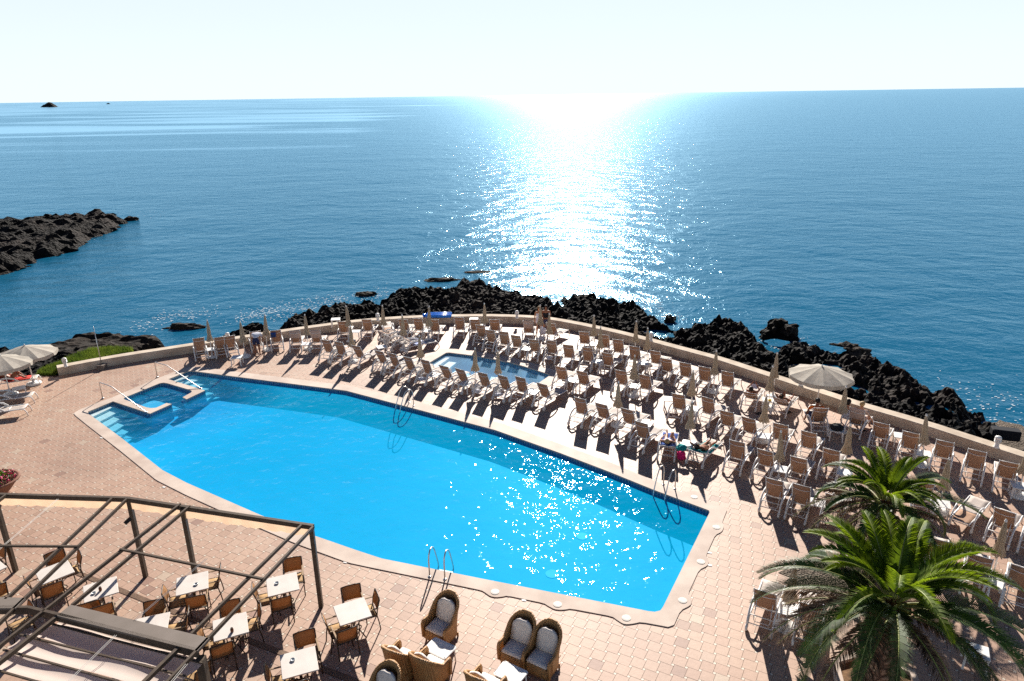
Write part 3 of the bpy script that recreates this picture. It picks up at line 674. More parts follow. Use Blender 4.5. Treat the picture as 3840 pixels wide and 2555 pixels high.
# grass beside the wall end
def grass(name, px, z, n, h):
    poly = [G(p, z) for p in px]; xs = [p.x for p in poly]; ys = [p.y for p in poly]; rnd = random.Random(5); mb = MB()
    fill(mb, [[(p.x, p.y) for p in poly]], z)
    while n > 0:
        x, y = rnd.uniform(min(xs), max(xs)), rnd.uniform(min(ys), max(ys))
        if not inside((x, y), poly): continue
        n -= 1; a = rnd.uniform(0, 2 * pi); hh = h * rnd.uniform(.5, 1.2); dx, dy = cos(a) * .025, sin(a) * .025; lx, ly = rnd.uniform(-.12, .12), rnd.uniform(-.12, .12)
        mb.add([(x - dx, y - dy, z), (x + dx, y + dy, z), (x + lx, y + ly, z + hh)], [(0, 1, 2)])
    return tag(mb.build(name, M['grass']), None, None, None, 'stuff')
g1 = grass('grass', [(217, 1400), (225, 1372), (258, 1352), (300, 1335), (345, 1318), (440, 1312), (495, 1316), (500, 1328), (400, 1350), (300, 1376), (235, 1398)], .05, 9000, .3)
g2 = grass('grass', [(140, 1412), (150, 1398), (190, 1380), (222, 1368), (222, 1402), (190, 1412)], -.05, 2500, .25)
g3 = grass('grass', [(-20, 1415), (-20, 1398), (45, 1398), (60, 1410)], -.05, 900, .3)

exec_parts = None
# ================================================================ objects
def place(o, p, rz=0): o.location = p; o.rotation_euler = (0, 0, rz)

# ---- sun lounger
def lounger(angle, towel=None):
    r = empty('sun_lounger'); W = .30
    mb = MB()
    for sx in (-1, 1):
        x = sx * W
        mb.tube([(x, .04, .10), (x, .22, .30), (x * .97, .45, .34), (x * .97, 1.2, .34), (x * .97, 1.75, .345), (x * .97, 1.86, .33), (x * .97, 1.93, .20), (x * .97, 1.97, .0)], .022)
    for y, z in ((.12, .195), (.3, .325), (.66, .33), (1.86, .33), (1.25, .325)): mb.tube([(-W, y, z), (W, y, z)], .014)
    mb.build('frame', M['frame'], r, True)
    for sx in (-1, 1):
        x = sx * (W + .015); mb = MB()
        mb.tube([(x, .04, .12), (x, .14, .34), (x, .30, .50), (x, .50, .575), (x, .74, .57), (x, .95, .50), (x, 1.12, .36)], .026, 6, True, 1.7); mb.build('armrest', M['frame'], r, True)
    mb = MB()
    rows = []
    for k in range(9):
        y = .68 + (1.86 - .68) * k / 8; sag = .02 * sin(pi * k / 8); rows.append([(x, y, .352 - sag - .012 * (1 - (x / .27) ** 2)) for x in (-.27, -.13, 0, .13, .27)])
    mb.sheet(rows, .012).build('seat', M['seat'], r, True)
    ca, sa = cos(angle), sin(angle); L = .84
    def bp(t, x, off=0): return (x, .68 - t * L * ca + off * sa, .355 + t * L * sa + off * ca)
    rows = [[bp(t, x, -.02 * (1 - (x / .26) ** 2) * sin(pi * t)) for x in (.26, .13, 0, -.13, -.26)] for t in (0, .15, .3, .5, .7, .85, 1)]
    mb = MB(); mb.sheet(rows, .012).build('backrest', M['back'], r, True)
    mb = MB()
    for sx in (-1, 1): mb.tube([bp(0, sx * .27), bp(1.03, sx * .27)], .016)
    for t, dp in ((.86, .05), (.12, .05)):
        mb.tube([bp(t - dp * sin(pi * k / 6), -.27 + .54 * k / 6, -.045 - .02 * sin(pi * k / 6)) for k in range(7)], .010)
    mb.tube([bp(1.0, -.27), bp(1.0, .27)], .012)
    mb.build('back_frame', M['frame'], r, True)
    if angle > .3:
        mb = MB(); pt = bp(.42, 0, -.03)
        mb.tube([(-.20, pt[1], pt[2]), (-.20, .32, .19), (-.17, .28, .16), (.17, .28, .16), (.20, .32, .19), (.20, pt[1], pt[2])], .011); mb.build('prop_bar', M['frame'], r, True)
    for sx in (-1, 1):
        mb = MB(); mb.lathe([(.03, -.028), (.085, -.028), (.098, -.016), (.098, .016), (.085, .028), (.03, .028)], 14)
        mb.xf(Matrix.Translation((sx * (W + .01), 0.05, .098)) @ Matrix.Rotation(pi / 2, 4, 'Y')).build('wheel', M['white'], r, True)
    if towel:
        mb = MB(); rows = [[bp(t, x, o) for x in (.265, .1, -.1, -.265)] for t, o in ((.45, .03), (.75, .025), (1.0, .025), (1.04, .0), (1.0, -.03), (.75, -.05), (.42, -.055))]
        mb.sheet(rows).build('towel_cover', M[towel], r, True)
    remember(r); return r
protos = {}; nvar = [0]
used = set()
def get_lounger(kind):
    nvar[0] += 1
    if kind == 'up': kind = 'up' + '  '[:0] + ['', '~a', '~b'][(nvar[0] * 7) % 5 % 3]
    ang = {'up': radians(68), 'up~a': radians(64), 'up~b': radians(72), 'mid': radians(36), 'low': radians(24), 'flat': radians(3)}[kind.split('+')[0]]
    tw = kind.split('+')[1] if '+' in kind else None
    if kind not in protos: protos[kind] = lounger(ang, tw); return protos[kind]
    return copy_tree(protos[kind])
LOUNGERS = {}
def put_lounger(key, reg, lx, ly, rx, ry, kind, label, group='sun loungers on the terrace', yaw=None):
    a, b = G(Q(reg, lx, ly)), G(Q(reg, rx, ry)); c = (a + b) / 2; rz = atan2(b.y - a.y, b.x - a.x)
    if yaw is not None: rz = yaw
    o = get_lounger(kind); place(o, (c.x, c.y, 0), rz)
    tag(o, label, 'sun lounger', group); LOUNGERS[key] = (o, c, rz); return o
ROWS = [
 ('brown sun lounger', 'wall row left of the blue mattress', [
  ('B', 122, 868, 275, 848, 'up'), ('B', 397, 830, 520, 822, 'up'), ('B', 515, 835, 668, 785, 'up'), ('B', 832, 775, 980, 742, 'up'), ('B', 1080, 750, 1230, 740, 'up'), ('B', 1310, 752, 1455, 752, 'up+beigetowel'), ('B', 1555, 755, 1705, 745, 'up+beigetowel'), ('B', 1905, 622, 2045, 612, 'up'), ('C', 182, 592, 320, 604, 'up')]),
 ('brown sun lounger', 'row between the main and small pools', [
  ('B', 1655, 875, 1800, 888, 'up'), ('B', 1805, 905, 1955, 925, 'up'), ('B', 2045, 935, 2172, 965, 'up'), ('C', 310, 1005, 438, 1035, 'up'), ('C', 465, 1045, 582, 1082, 'up'), ('C', 655, 1100, 783, 1132, 'up'), ('C', 862, 1145, 992, 1184, 'up'), ('C', 1110, 1205, 1257, 1245, 'up'), ('C', 1310, 1245, 1455, 1293, 'up'), ('C', 1580, 1315, 1740, 1350, 'up'), ('C', 1828, 1345, 1990, 1398, 'up'), ('C', 2045, 1380, 2205, 1428, 'up'), ('D', 310, 1445, 472, 1495, 'up')]),
 ('brown sun lounger', 'wall row behind the small pool', [
  ('C', 630, 592, 770, 590, 'up'), ('C', 815, 580, 948, 594, 'up'), ('C', 1022, 597, 1155, 610, 'up'), ('C', 1338, 580, 1482, 580, 'up'), ('C', 1550, 594, 1690, 586, 'up'), ('C', 1800, 590, 1930, 596, 'up')]),
 ('brown sun lounger', 'row directly behind the small pool', [
  ('C', 1592, 674, 1725, 684, 'up'), ('C', 1710, 734, 1840, 758, 'up'), ('C', 1882, 768, 2010, 788, 'up'), ('C', 2035, 800, 2172, 820, 'up'), ('D', 245, 864, 388, 874, 'up'), ('D', 460, 884, 600, 904, 'up'), ('D', 670, 944, 815, 960, 'up'), ('D', 905, 990, 1050, 1008, 'up'), ('D', 1150, 1034, 1302, 1074, 'up')]),
 ('brown sun lounger', 'wall row right of the standing couple', [
  ('D', 885, 760, 1027, 766, 'up'), ('D', 1130, 806, 1268, 824, 'up'), ('D', 1300, 870, 1440, 890, 'up'), ('D', 1492, 974, 1640, 990, 'up'), ('D', 1752, 1004, 1900, 1044, 'up'), ('D', 1890, 1108, 2038, 1154, 'up'), ('D', 2122, 1190, 2275, 1212, 'up'), ('E', 347, 912, 505, 932, 'up'), ('E', 622, 972, 795, 1022, 'up')]),
 ('brown sun lounger', 'short row right of the small pool', [
  ('D', 565, 1228, 718, 1254, 'up'), ('D', 825, 1284, 985, 1324, 'up'), ('D', 1312, 1292, 1470, 1318, 'up'), ('D', 1600, 1344, 1770, 1388, 'up')]),
 ('brown sun lounger', 'poolside row left of two sunbathers', [
  ('G', 100, 495, 265, 538, 'up'), ('G', 375, 544, 548, 594, 'up'), ('G', 695, 614, 875, 668, 'up'), ('G', 857, 804, 1047, 868, 'up')]),
 ('brown sun lounger', 'row behind the two poolside sunbathers', [
  ('G', 1352, 444, 1525, 468, 'up'), ('E', 345, 1310, 512, 1392, 'up'), ('E', 605, 1504, 795, 1532, 'up'), ('H', 385, 212, 585, 302, 'up'), ('H', 795, 342, 1010, 382, 'up'), ('H', 1137, 444, 1355, 494, 'up')]),
 ('brown sun lounger', 'row left of the upper palm', [
  ('G', 2047, 1095, 2270, 1140, 'up'), ('H', 587, 664, 808, 744, 'up'), ('H', 1012, 775, 1233, 838, 'up'), ('H', 1410, 684, 1645, 739, 'up')]),
 ('brown sun lounger', 'front row right of the pool corner', [
  ('H', 690, 1094, 930, 1154, 'up'), ('H', 1012, 1184, 1270, 1258, 'up'), ('H', 1437, 1274, 1695, 1368, 'up')]),
 ('brown sun lounger', 'wall row right of the orange-shirted man', [
  ('F', 377, 980, 592, 1032, 'up'), ('F', 737, 1118, 955, 1180, 'up'), ('F', 1160, 1248, 1400, 1298, 'up'), ('F', 1552, 1384, 1797, 1448, 'up'), ('F', 1955, 1514, 2215, 1575, 'up')]),
]
for kind, row, L in ROWS:
    raw = [atan2(*(G(Q(q[0], q[3], q[4])) - G(Q(q[0], q[1], q[2]))).yx) for q in L]
    for i, (rg, a, b, c, d, k) in enumerate(L):
        win = sorted(raw[max(0, i - 2):i + 3]); yw = .2 * raw[i] + .8 * sum(win) / len(win)
        lab = f'{kind}, {ORD[i]} from left in the {row}'
        put_lounger((row, i), rg, a, b, c, d, k, lab, 'sun loungers set out in rows', yw)
SINGLES = [
 ('flat', 'C', 470, 560, 615, 545, 'flat', 'pale sun lounger folded flat near the curving sea wall', None),
 ('cross1', 'C', 490, 700, 560, 745, 'mid', 'crosswise sun lounger with its back to the white side table', None),
 ('cross2', 'C', 685, 715, 752, 770, 'mid', 'crosswise sun lounger carrying a blue and white towel', None),
 ('cross3', 'C', 410, 610, 480, 650, 'low', 'sideways sun lounger behind the crosswise pair, half hidden', None),
 ('d19', 'D', 200, 620, 328, 624, 'up+beigetowel', 'sun lounger with a towel over its back, left of the standing couple', None),
 ('d20', 'D', 455, 630, 585, 655, 'up', 'sun lounger turned to the right beside the standing couple', None),
 ('sb1', 'G', 1235, 938, 1432, 964, 'low', 'sun lounger holding the sunbather on a dark blue towel at the poolside', None),
 ('sb2', 'G', 1590, 984, 1790, 1050, 'low', 'sun lounger with a striped blue towel under the man in olive shorts', None),
 ('rd1', 'E', 940, 1135, 1107, 1168, 'mid', 'sun lounger with the reading man, left of the white drinks table', None),
 ('rd2', 'E', 1305, 1210, 1495, 1256, 'mid+beigetowel', 'sun lounger with a beige towel and a reclining person, right of the drinks table', None),
 ('org', 'E', 1837, 1474, 2025, 1486, 'up', 'sun lounger on which the man in the orange shirt sits', None),
 ('tow', 'F', 75, 800, 262, 850, 'up+beigetowel', 'sun lounger with a towel over its back beside the black bag', None),
 ('i1', 'I', 930, 660, 1180, 700, 'up', 'dark backed sun lounger half hidden behind the upper palm', None),
 ('i2', 'I', 1405, 755, 1670, 855, 'flat', 'sun lounger lying flat right of the slatted white table', None),
 ('i3', 'I', 1850, 965, 2130, 1065, 'up', 'dark backed sun lounger behind the closed parasol at the right edge', None),
 ('i4', 'I', 2290, 1110, 2560, 1200, 'up', 'sun lounger cut off by the right edge beside the closed parasol', None),
 ('i7', 'I', 1080, 1420, 1370, 1500, 'up', 'sun lounger mostly hidden between the two palm crowns', None),
 ('i5', 'J', 1560, 470, 1850, 560, 'up', 'dark backed sun lounger left of the white table below the right palm fronds', None),
 ('i6', 'J', 2065, 635, 2370, 740, 'up', 'sun lounger at the right edge, right of the white table near the palm', None),
 ('k1', 'K', 445, 1040, 705, 1128, 'up', 'nearest sun lounger, left of the slatted table beside the big palm', None),
 ('k2', 'K', 940, 1200, 1217, 1280, 'up', 'nearest sun lounger partly under the fronds of the big palm', None),
 ('al1', 'A', -130, 1190, -30, 1250, 'mid', 'sun lounger under the open parasols holding the reader', -1.15),
 ('al2', 'A', -220, 1400, -110, 1470, 'flat', 'sun lounger cut off by the left edge, in front of the small white table', -1.25),
 ('al3', 'A', -330, 1560, -220, 1640, 'flat', 'pale sun lounger end at the left edge, nearest the viewer there', -1.25),
]
for key, rg, a, b, c, d, k, lab, yaw in SINGLES: put_lounger(key, rg, a, b, c, d, k, lab, yaw=yaw)

# ---- closed parasols
def parasol_closed(seed):
    r = empty('closed_parasol'); rnd = random.Random(seed)
    MB().tube([(0, 0, .05), (0, 0, 2.0)], .021, 8).build('pole', M['white'], r, True)
    mb = MB(); mb.lathe([(.0, .0), (.26, .0), (.28, .03), (.26, .07), (.10, .10), (.045, .13), (.045, .30), (.0, .31)], 18); mb.build('base', M['white'], r, True)
    n = 32; prof = [(2.03, .015, 0), (1.96, .035, .1), (1.8, .060, .12), (1.6, .078, .16), (1.4, .092, .2), (1.28, .090, .2), (1.18, .105, .25), (1.05, .135, .3), (.95, .16, .34), (.91, .168, .36)]
    ph = rnd.uniform(0, 6); mb = MB(); rings = []
    for z, rad, am in prof:
        t = (2.03 - z) / 1.12
        rings.append([((rad * (1 + am * sin(k * 2 * pi * 8 / n + ph + .6 * t) * (1 if k % 2 else .8))) * cos(2 * pi * k / n) * (1 + .12 * t * sin(ph)), (rad * (1 + am * sin(k * 2 * pi * 8 / n + ph + .6 * t))) * sin(2 * pi * k / n), z + (.035 * sin(k * 1.9 + ph) if z < 1.0 else 0)) for k in range(n)])
    pts = [p for q in rings for p in q]; fs = [(i * n + k, i * n + (k + 1) % n, (i + 1) * n + (k + 1) % n, (i + 1) * n + k) for i in range(len(prof) - 1) for k in range(n)]
    mb.add(pts, [f[::-1] for f in fs]); mb.build('canopy', M['taupe'], r, True)
    mb = MB(); mb.lathe([(.0, 1.99), (.035, 2.0), (.04, 2.03), (.02, 2.05), (.028, 2.075), (.0, 2.1)], 10); mb.build('finial', M['white'], r, True)
    remember(r); return r
PP = [parasol_closed(k) for k in range(3)]
npp = [0]
def put_parasol(reg, top, bot, base, label):
    k = npp[0]; npp[0] += 1; o = PP[k] if k < 3 else copy_tree(PP[k % 3])
    tp = G(Q(reg, *top), 2.06); bt = G(Q(reg, *bot), .93)
    if base: b = G(Q(reg, *base), 0.04)
    else: b = tp + (bt - tp) * (2.06 / 1.13)
    ax = tp - V((b.x, b.y, 0)); lean = V((ax.x, ax.y, 0))
    mx = .20
    if lean.length > mx:
        lean = lean.normalized() * mx
        if not base: b = V((tp.x - lean.x, tp.y - lean.y, 0))
        else: b = V((b.x, b.y, 0))
    d = V((lean.x, lean.y, 2.03)).normalized()
    o.location = (b.x, b.y, 0); o.rotation_euler = (V((0, 0, 1)).rotation_difference(d) @ Matrix.Rotation(k * 1.3, 3, 'Z').to_quaternion()).to_euler()
    tag(o, label, 'parasol', 'closed parasols among the loungers')
for a in [
 ('B', (258, 332), (292, 583), (325, 805), 'closed taupe parasol at the left end of the wall row of loungers'),
 ('B', (670, 367), (700, 590), (743, 795), 'closed taupe parasol just left of the man bending over a lounger'),
 ('B', (985, 270), (1005, 502), (1018, 712), 'closed taupe parasol just right of the man bending over a lounger'),
 ('B', (1492, 312), (1520, 552), (1540, 700), 'closed taupe parasol between the two loungers covered with beige towels'),
 ('B', (1990, 148), (2045, 370), (2075, 600), 'leaning closed parasol right of the white table on the sea wall'),
 ('B', (2085, 437), (2082, 690), (2100, 860), 'closed taupe parasol in front of the table between two wall loungers'),
 ('C', (450, 152), (465, 398), (478, 590), 'closed parasol beside the white bollard left of the blue mattress'),
 ('C', (1040, 162), (1040, 388), (1042, 590), 'closed parasol standing in front of the blue air mattress'),
 ('C', (1737, 142), (1742, 378), (1750, 545), 'closed parasol under the wall, between mattress and middle bollard'),
 ('C', (710, 352), (720, 602), (728, 705), 'closed parasol above the crosswise loungers'),
 ('C', (925, 562), (930, 838), (942, 1000), 'closed parasol left of the small pool corner'),
 ('C', (1632, 707), (1640, 992), (1625, 1180), 'left one of two closed parasols in front of the small pool'),
 ('C', (1910, 732), (1903, 1018), (1915, 1215), 'right one of two closed parasols in front of the small pool'),
 ('D', (402, 192), (405, 432), (430, 570), 'closed parasol in front of the standing woman'),
 ('D', (538, 322), (533, 572), (537, 690), 'closed parasol in front of the standing man'),
 ('D', (1075, 330), (1087, 572), (1100, 720), 'closed parasol at the wall, first one right of the standing couple'),
 ('D', (1173, 527), (1155, 802), (1175, 880), 'closed parasol in front of the second wall lounger right of the couple'),
 ('D', (1640, 350), (1624, 612), (1617, 800), 'closed parasol overlapping the rock pools, left of the wall bollard'),
 ('D', (1730, 487), (1750, 742), (1772, 900), 'closed parasol touching the wall bollard, beside the rock pools'),
 ('D', (1608, 802), (1605, 1085), (1603, 1290), 'closed parasol in the short row right of the small pool'),
 ('D', (1408, 1167), (1393, 1475), (1395, 1660), 'closed parasol among the poolside row of four loungers'),
 ('G', (1685, 312), (1648, 632), (1622, 760), 'closed dark parasol between the two poolside sunbathers'),
 ('E', (265, 722), (302, 1028), (310, 1175), 'closed parasol behind the two poolside sunbathers, above their table'),
 ('E', (630, 387), (610, 658), (588, 900), 'closed parasol on a white disc base near the last wall loungers'),
 ('E', (1397, 407), (1372, 682), (1340, 965), 'closed parasol against the wall behind the drinks table'),
 ('E', (1347, 657), (1310, 942), (1278, 1110), 'closed parasol over the white drinks table'),
 ('E', (1225, 1040), (1208, 1350), (1205, 1520), 'closed parasol in front of the towel-draped lounger of the drinks pair'),
 ('H', (958, 60), (942, 420), (940, 690), 'closed parasol with skirt flared, right of the lounger table trio'),
 ('E', (2228, 922), (2195, 1232), (2188, 1400), 'closed parasol right of the man in the orange shirt'),
 ('H', (1818, 42), (1782, 388), (1765, 590), 'closed parasol above the tip of the upper palm'),
 ('F', (1020, 522), (1008, 855), (1072, 1155), 'closed parasol between second and third loungers of the right wall row'),
 ('I', (1345, 12), (1300, 365), (1285, 560), 'closed parasol right of the upper palm, over the slatted table'),
 ('F', (2350, 1020), (2305, 1325), (2285, 1540), 'closed parasol cut by the right edge, under the wall'),
 ('I', (2107, 732), (2020, 1175), (1955, 1420), 'tall closed parasol right of the palms, over a white table'),
 ('K', (968, 327), (930, 720), (862, 985), 'nearest closed parasol, under the left fronds of the big palm'),
]: put_parasol(*a)

# ---- open parasols
def parasol_open(name, c, h, rad, label, sag=.38, vent=False):
    r = empty(name, c)
    MB().tube([(0, 0, .05), (0, 0, h)], .024, 8).build('pole', M['white'], r, True)
    mb = MB(); mb.lathe([(0, 0), (.30, 0), (.33, .03), (.33, .07), (.28, .11), (.07, .13), (.05, .34), (0, .35)], 20); mb.build('base', M['white'], r, True)
    n = 10; mb = MB(); rings = []
    for t in (0, .2, .4, .6, .8, 1.0):
        ring = []
        for k in range(n * 4):
            a = 2 * pi * k / (n * 4); u = (k % 4) / 4; e = 1 - .06 * sin(pi * u) * t
            ring.append((rad * t * e * cos(a), rad * t * e * sin(a), h - sag * t ** 1.15 - .035 * sin(pi * u) * t))
        rings.append(ring)
    ring = [(p[0] * 1.01, p[1] * 1.01, p[2] - .13 - .04 * abs(sin(k * pi / 4))) for k, p in enumerate(rings[-1])]; rings.append(ring)
    q = n * 4; mb.add([p for g in rings for p in g], [(i * q + k, (i + 1) * q + k, (i + 1) * q + (k + 1) % q, i * q + (k + 1) % q) for i in range(len(rings) - 1) for k in range(q)])
    mb.build('canopy', M['cream'], r)
    for k in range(n):
        a = 2 * pi * k / n; MB().tube([(0, 0, h - .05), (rad * .97 * cos(a), rad * .97 * sin(a), h - sag - .02)], .008, 4).build('rib', M['white'], r)
    mb = MB(); mb.lathe([(0, h), (.04, h + .01), (.03, h + .06), (0, h + .09)], 8); mb.build('finial', M['white'], r, True)
    tag(r, label, 'parasol', 'open parasols'); return r
parasol_open('open_parasol', G(Q('E', 1888, 1130)), 2.0, 1.32, 'open cream parasol over bare tiles beside the sea wall at the right')
parasol_open('open_parasol', G(Q('A', 432, 1150)), 2.0, 1.3, 'open cream parasol above the left-edge reader, with a white disc base')
parasol_open('open_parasol', G(Q('A', 135, 1290)), 2.0, 1.3, 'open cream parasol cut off by the left edge, in front of its twin')

# ---- small white side tables
def side_table(slats=False):
    r = empty('side_table'); mb = MB()
    if slats:
        for k in range(7): mb.box((0, -.24 + .08 * k, .43), (.52, .055, .02))
        mb.box((-.26, 0, .42), (.03, .55, .03)); mb.box((.26, 0, .42), (.03, .55, .03))
    else: mb.box((0, 0, .43), (.52, .52, .035), 0, .012)
    mb.build('table_top', M['white'], r)
    for sx in (-1, 1):
        for sy in (-1, 1):
            MB().bar((sx * .22, sy * .22, .415), (sx * .235, sy * .235, 0), .045, .045).build('leg', M['white'], r)
    remember(r); return r
TB = {False: side_table(False), True: side_table(True)}; tb_used = {False: 0, True: 0}
def put_table(reg, x, y, label, rz=-.6, slats=False, z=0.0):
    p = G(Q(reg, x, y), .43 + z); o = TB[slats] if not tb_used[slats] else copy_tree(TB[slats]); tb_used[slats] += 1
    place(o, (p.x, p.y, z), rz); tag(o, label, 'side table', 'white side tables'); return o
for a in [
 ('B', 305, 708, 'white side table between the first two wall loungers at the left', .2),
 ('B', 630, 806, 'low white side table standing in front of the third wall lounger', .1),
 ('B', 1512, 640, 'white side table between the two towel-covered loungers', 0),
 ('B', 2130, 482, 'white side table between the last two loungers of the left wall row', 0),
 ('C', 1027, 472, 'white side table at the lounger right of the blue mattress parasol', 0),
 ('C', 1760, 462, 'white side table between loungers behind the small pool, near the wall', 0),
 ('C', 438, 678, 'white side table with pale top left of the crosswise loungers', .5),
 ('D', 248, 702, 'white side table at the back edge of the small pool', -.5),
 ('D', 1105, 645, 'white side table between the first two wall loungers right of the couple', -.3),
 ('D', 1160, 865, 'white side table in the row behind the small pool, at its right end', -.5),
 ('D', 1740, 884, 'white side table under the parasol beside the wall bollard', -.4),
 ('D', 843, 1100, 'white side table between the first pair of loungers right of the small pool', -.5),
 ('D', 1610, 1172, 'white side table between the second pair of loungers right of the small pool', -.5),
 ('D', 320, 1248, 'white side table at the right end of the row between the pools', -.5),
 ('C', 1500, 1140, 'white side table in the middle of the row between the pools', -.5),
 ('C', 1095, 1030, 'white side table in the row between pools, left of the ladder parasols', -.5),
 ('C', 445, 835, 'white side table behind the fourth lounger between the pools', -.4),
 ('G', 1085, 468, 'white side table standing free behind the poolside row', -.5),
 ('G', 1390, 158, 'white side table behind the left lounger of the middle row', -.25),
 ('E', 322, 1120, 'white side table between two loungers behind the poolside sunbathers', -.4),
 ('E', 1225, 1465, 'white side table between loungers below the drinks pair', -.4),
 ('E', 1290, 1012, 'white drinks table between the reading man and his neighbour', -.3),
 ('G', 1625, 720, 'white side table with papers between the two poolside sunbathers', -.4),
 ('E', 2150, 1385, 'white side table carrying the black bag', -.4),
 ('F', 812, 790, 'white side table alone behind the right wall row', -.4),
 ('F', 1085, 1012, 'white side table between second and third loungers of the right wall row', -.4),
 ('F', 2310, 1420, 'white side table cut off by the right edge', -.4),
 ('H', 955, 535, 'white side table between the second and third loungers left of the palm', -.4),
 ('H', 1425, 962, 'white side table in the front row right of the pool corner', -.4),
 ('H', 1775, 580, 'white side table beside the tip of the upper palm', -.4),
 ('J', 1975, 305, 'white side table under the tall parasol right of the palms', -.45),
 ('J', 1760, 1170, 'white side table showing through the right fronds of the big palm', -.5),
 ('A', 237, 1198, 'white side table in front of the reader at the left edge', -.9),
]: put_table(*a)
put_table('I', 1303, 460, 'slatted white side table right of the upper palm', -.45, True)
put_table('K', 908, 805, 'slatted white side table between the two loungers by the big palm', -.45, True)
put_table('B', 1880, 328, 'white side table standing up on the sea wall at the left', .15, False, WALL_H)
put_table('C', 1605, 328, 'white side table standing up on the sea wall right of the mattress', 0, False, 0.0)

# ---- wall bollards
def bollard():
    r = empty('bollard_light'); mb = MB(); mb.lathe([(0, 0), (.10, 0), (.10, .04), (.075, .06), (.075, .24), (.0, .24)], 16); mb.build('post', M['white'], r, True)
    mb = MB()
    for k in range(3): mb.lathe([(.06, .245 + k * .045), (.115, .25 + k * .045), (.115, .262 + k * .045), (.06, .275 + k * .045)], 16)
    mb.build('louvre', M['white'], r, True)
    mb = MB(); mb.lathe([(.11, .38), (.115, .40), (.10, .45), (.05, .48), (0, .49)], 16); mb.build('cap', M['white'], r, True)
    remember(r); return r
bp0 = bollard()
for k, (rg, x, y, lab) in enumerate([
 ('A', 832, 930, 'white bollard lamp on the wall end next to the grass'),
 ('B', 525, 602, 'white bollard lamp on the wall behind the left loungers'),
 ('C', 395, 350, 'white bollard lamp on the wall left of the blue mattress'),
 ('C', 2150, 318, 'white bollard lamp on the wall left of the standing couple'),
 ('D', 1822, 605, 'white bollard lamp on the wall beside the rock pools'),
 ('E', 1690, 828, 'white bollard lamp on the wall left of the open parasol'),
 ('F', 2005, 942, 'white bollard lamp on the wall near the pebble beach')]):
    o = bp0 if k == 0 else copy_tree(bp0); p = G(Q(rg, x, y), WALL_H); place(o, p); tag(o, lab, 'bollard light', 'bollard lamps on the sea wall')

# ---- blue inflatable mattress on the wall
a, b = G(Q('C', 1000, 322), WALL_H), G(Q('C', 1322, 318), WALL_H)
r = empty('air_mattress', ((a.x + b.x) / 2, (a.y + b.y) / 2, WALL_H + .02), atan2(b.y - a.y, b.x - a.x)); L = (b - a).length
for k in range(4):
    mb = MB(); mb.tube([(-L / 2 - .02, 0, 0), (-L / 2 + .05, 0, 0), (0, 0, 0), (L / 2 - .05, 0, 0), (L / 2, 0, 0)], [.03, .095, .1, .095, .03], 10)
    mb.xf(Matrix.Translation((0, .02 + .185 * k, .11))).build('air_tube', M['mattress'], r, True)
mb = MB(); mb.tube([(-L / 2 - .12, .0, .1), (-L / 2 - .12, .3, .1), (-L / 2 - .12, .58, .1)], [.04, .12, .04], 10); mb.build('pillow', M['mattress'], r, True)
tag(r, 'bright blue inflatable mattress lying on the sea wall', 'air mattress')

# ---- ladders and handrails
def ladder(f1, f2, w1, w2, label):
    f1, f2, w1, w2 = G(f1), G(f2), G(w1), G(w2); c = (f1 + f2) / 2; into = ((w1 + w2) / 2 - c); into.z = 0; into.normalize()
    side = V((-into.y, into.x, 0)); r = empty('pool_ladder', c, atan2(side.y, side.x)); wd = abs((f2 - f1).dot(side)) / 2
    wd = max(.22, min(wd, .34)); sgn = 1 if V((cos(r.rotation_euler[2] + pi / 2), sin(r.rotation_euler[2] + pi / 2), 0)).dot(into) > 0 else -1
    for sx in (-1, 1):
        x = sx * wd; Y = lambda d: d * sgn
        MB().tube([(x, 0, .02), (x, 0, .55), (x, Y(.03), .72), (x, Y(.12), .83), (x, Y(.24), .84), (x, Y(.36), .76), (x, Y(.46), .58), (x, Y(.58), .25), (x, Y(.66), 0), (x, Y(.68), -.4), (x, Y(.66), -.76)], .021, 8).build('rail', M['rail'], r, True)
        mb = MB(); mb.lathe([(0, .022), (.055, .022), (.055, .035), (.025, .045), (0, .045)], 12, (x, 0, 0)); mb.build('flange', M['rail'], r, True)
    for z in (-.26, -.5, -.72): MB().box((0, .67 * sgn, z), (wd * 2, .09, .03)).build('tread', M['rail'], r)
    tag(r, label, 'pool ladder', 'stainless pool ladders')
ladder((1611, 2166), (1669, 2175), (1632, 2131), (1690, 2140), 'steel pool ladder on the near side, behind the wicker chairs')
ladder((1528.7, 1514), (1558, 1521), (1502, 1519.5), (1536, 1528.5), 'steel pool ladder on the far side, in front of the lounger row')
ladder((2487, 1820), (2531, 1836), (2456, 1843), (2501, 1861), 'steel pool ladder near the right corner, below the sunbathers')
def handrail(foot, end, label):
    a, b = G(foot), G(end, .02); d = (b - a); d.z = 0; L = d.length; r = empty('pool_handrail', a, atan2(d.y, d.x))
    MB().tube([(0, 0, 0), (0, 0, .76), (.02, 0, .80), (.06, 0, .82), (L * .26, 0, .80), (L * .31, 0, .77), (L * .98, 0, .05), (L, 0, .0)], .022, 8).build('rail', M['rail'], r, True)
    for x in (0, L): mb = MB(); mb.lathe([(0, .0), (.06, .0), (.06, .03), (0, .035)], 12, (x, 0, .02)); mb.build('flange', M['rail'], r, True)
    tag(r, label, 'handrail', 'handrails over the pool steps')
handrail((385.6, 1496), (549, 1547), 'steel handrail beside the nearer flight of pool steps, left of the spa')
handrail((590.6, 1416), (754, 1458), 'steel handrail beside the farther flight of pool steps, behind the spa')
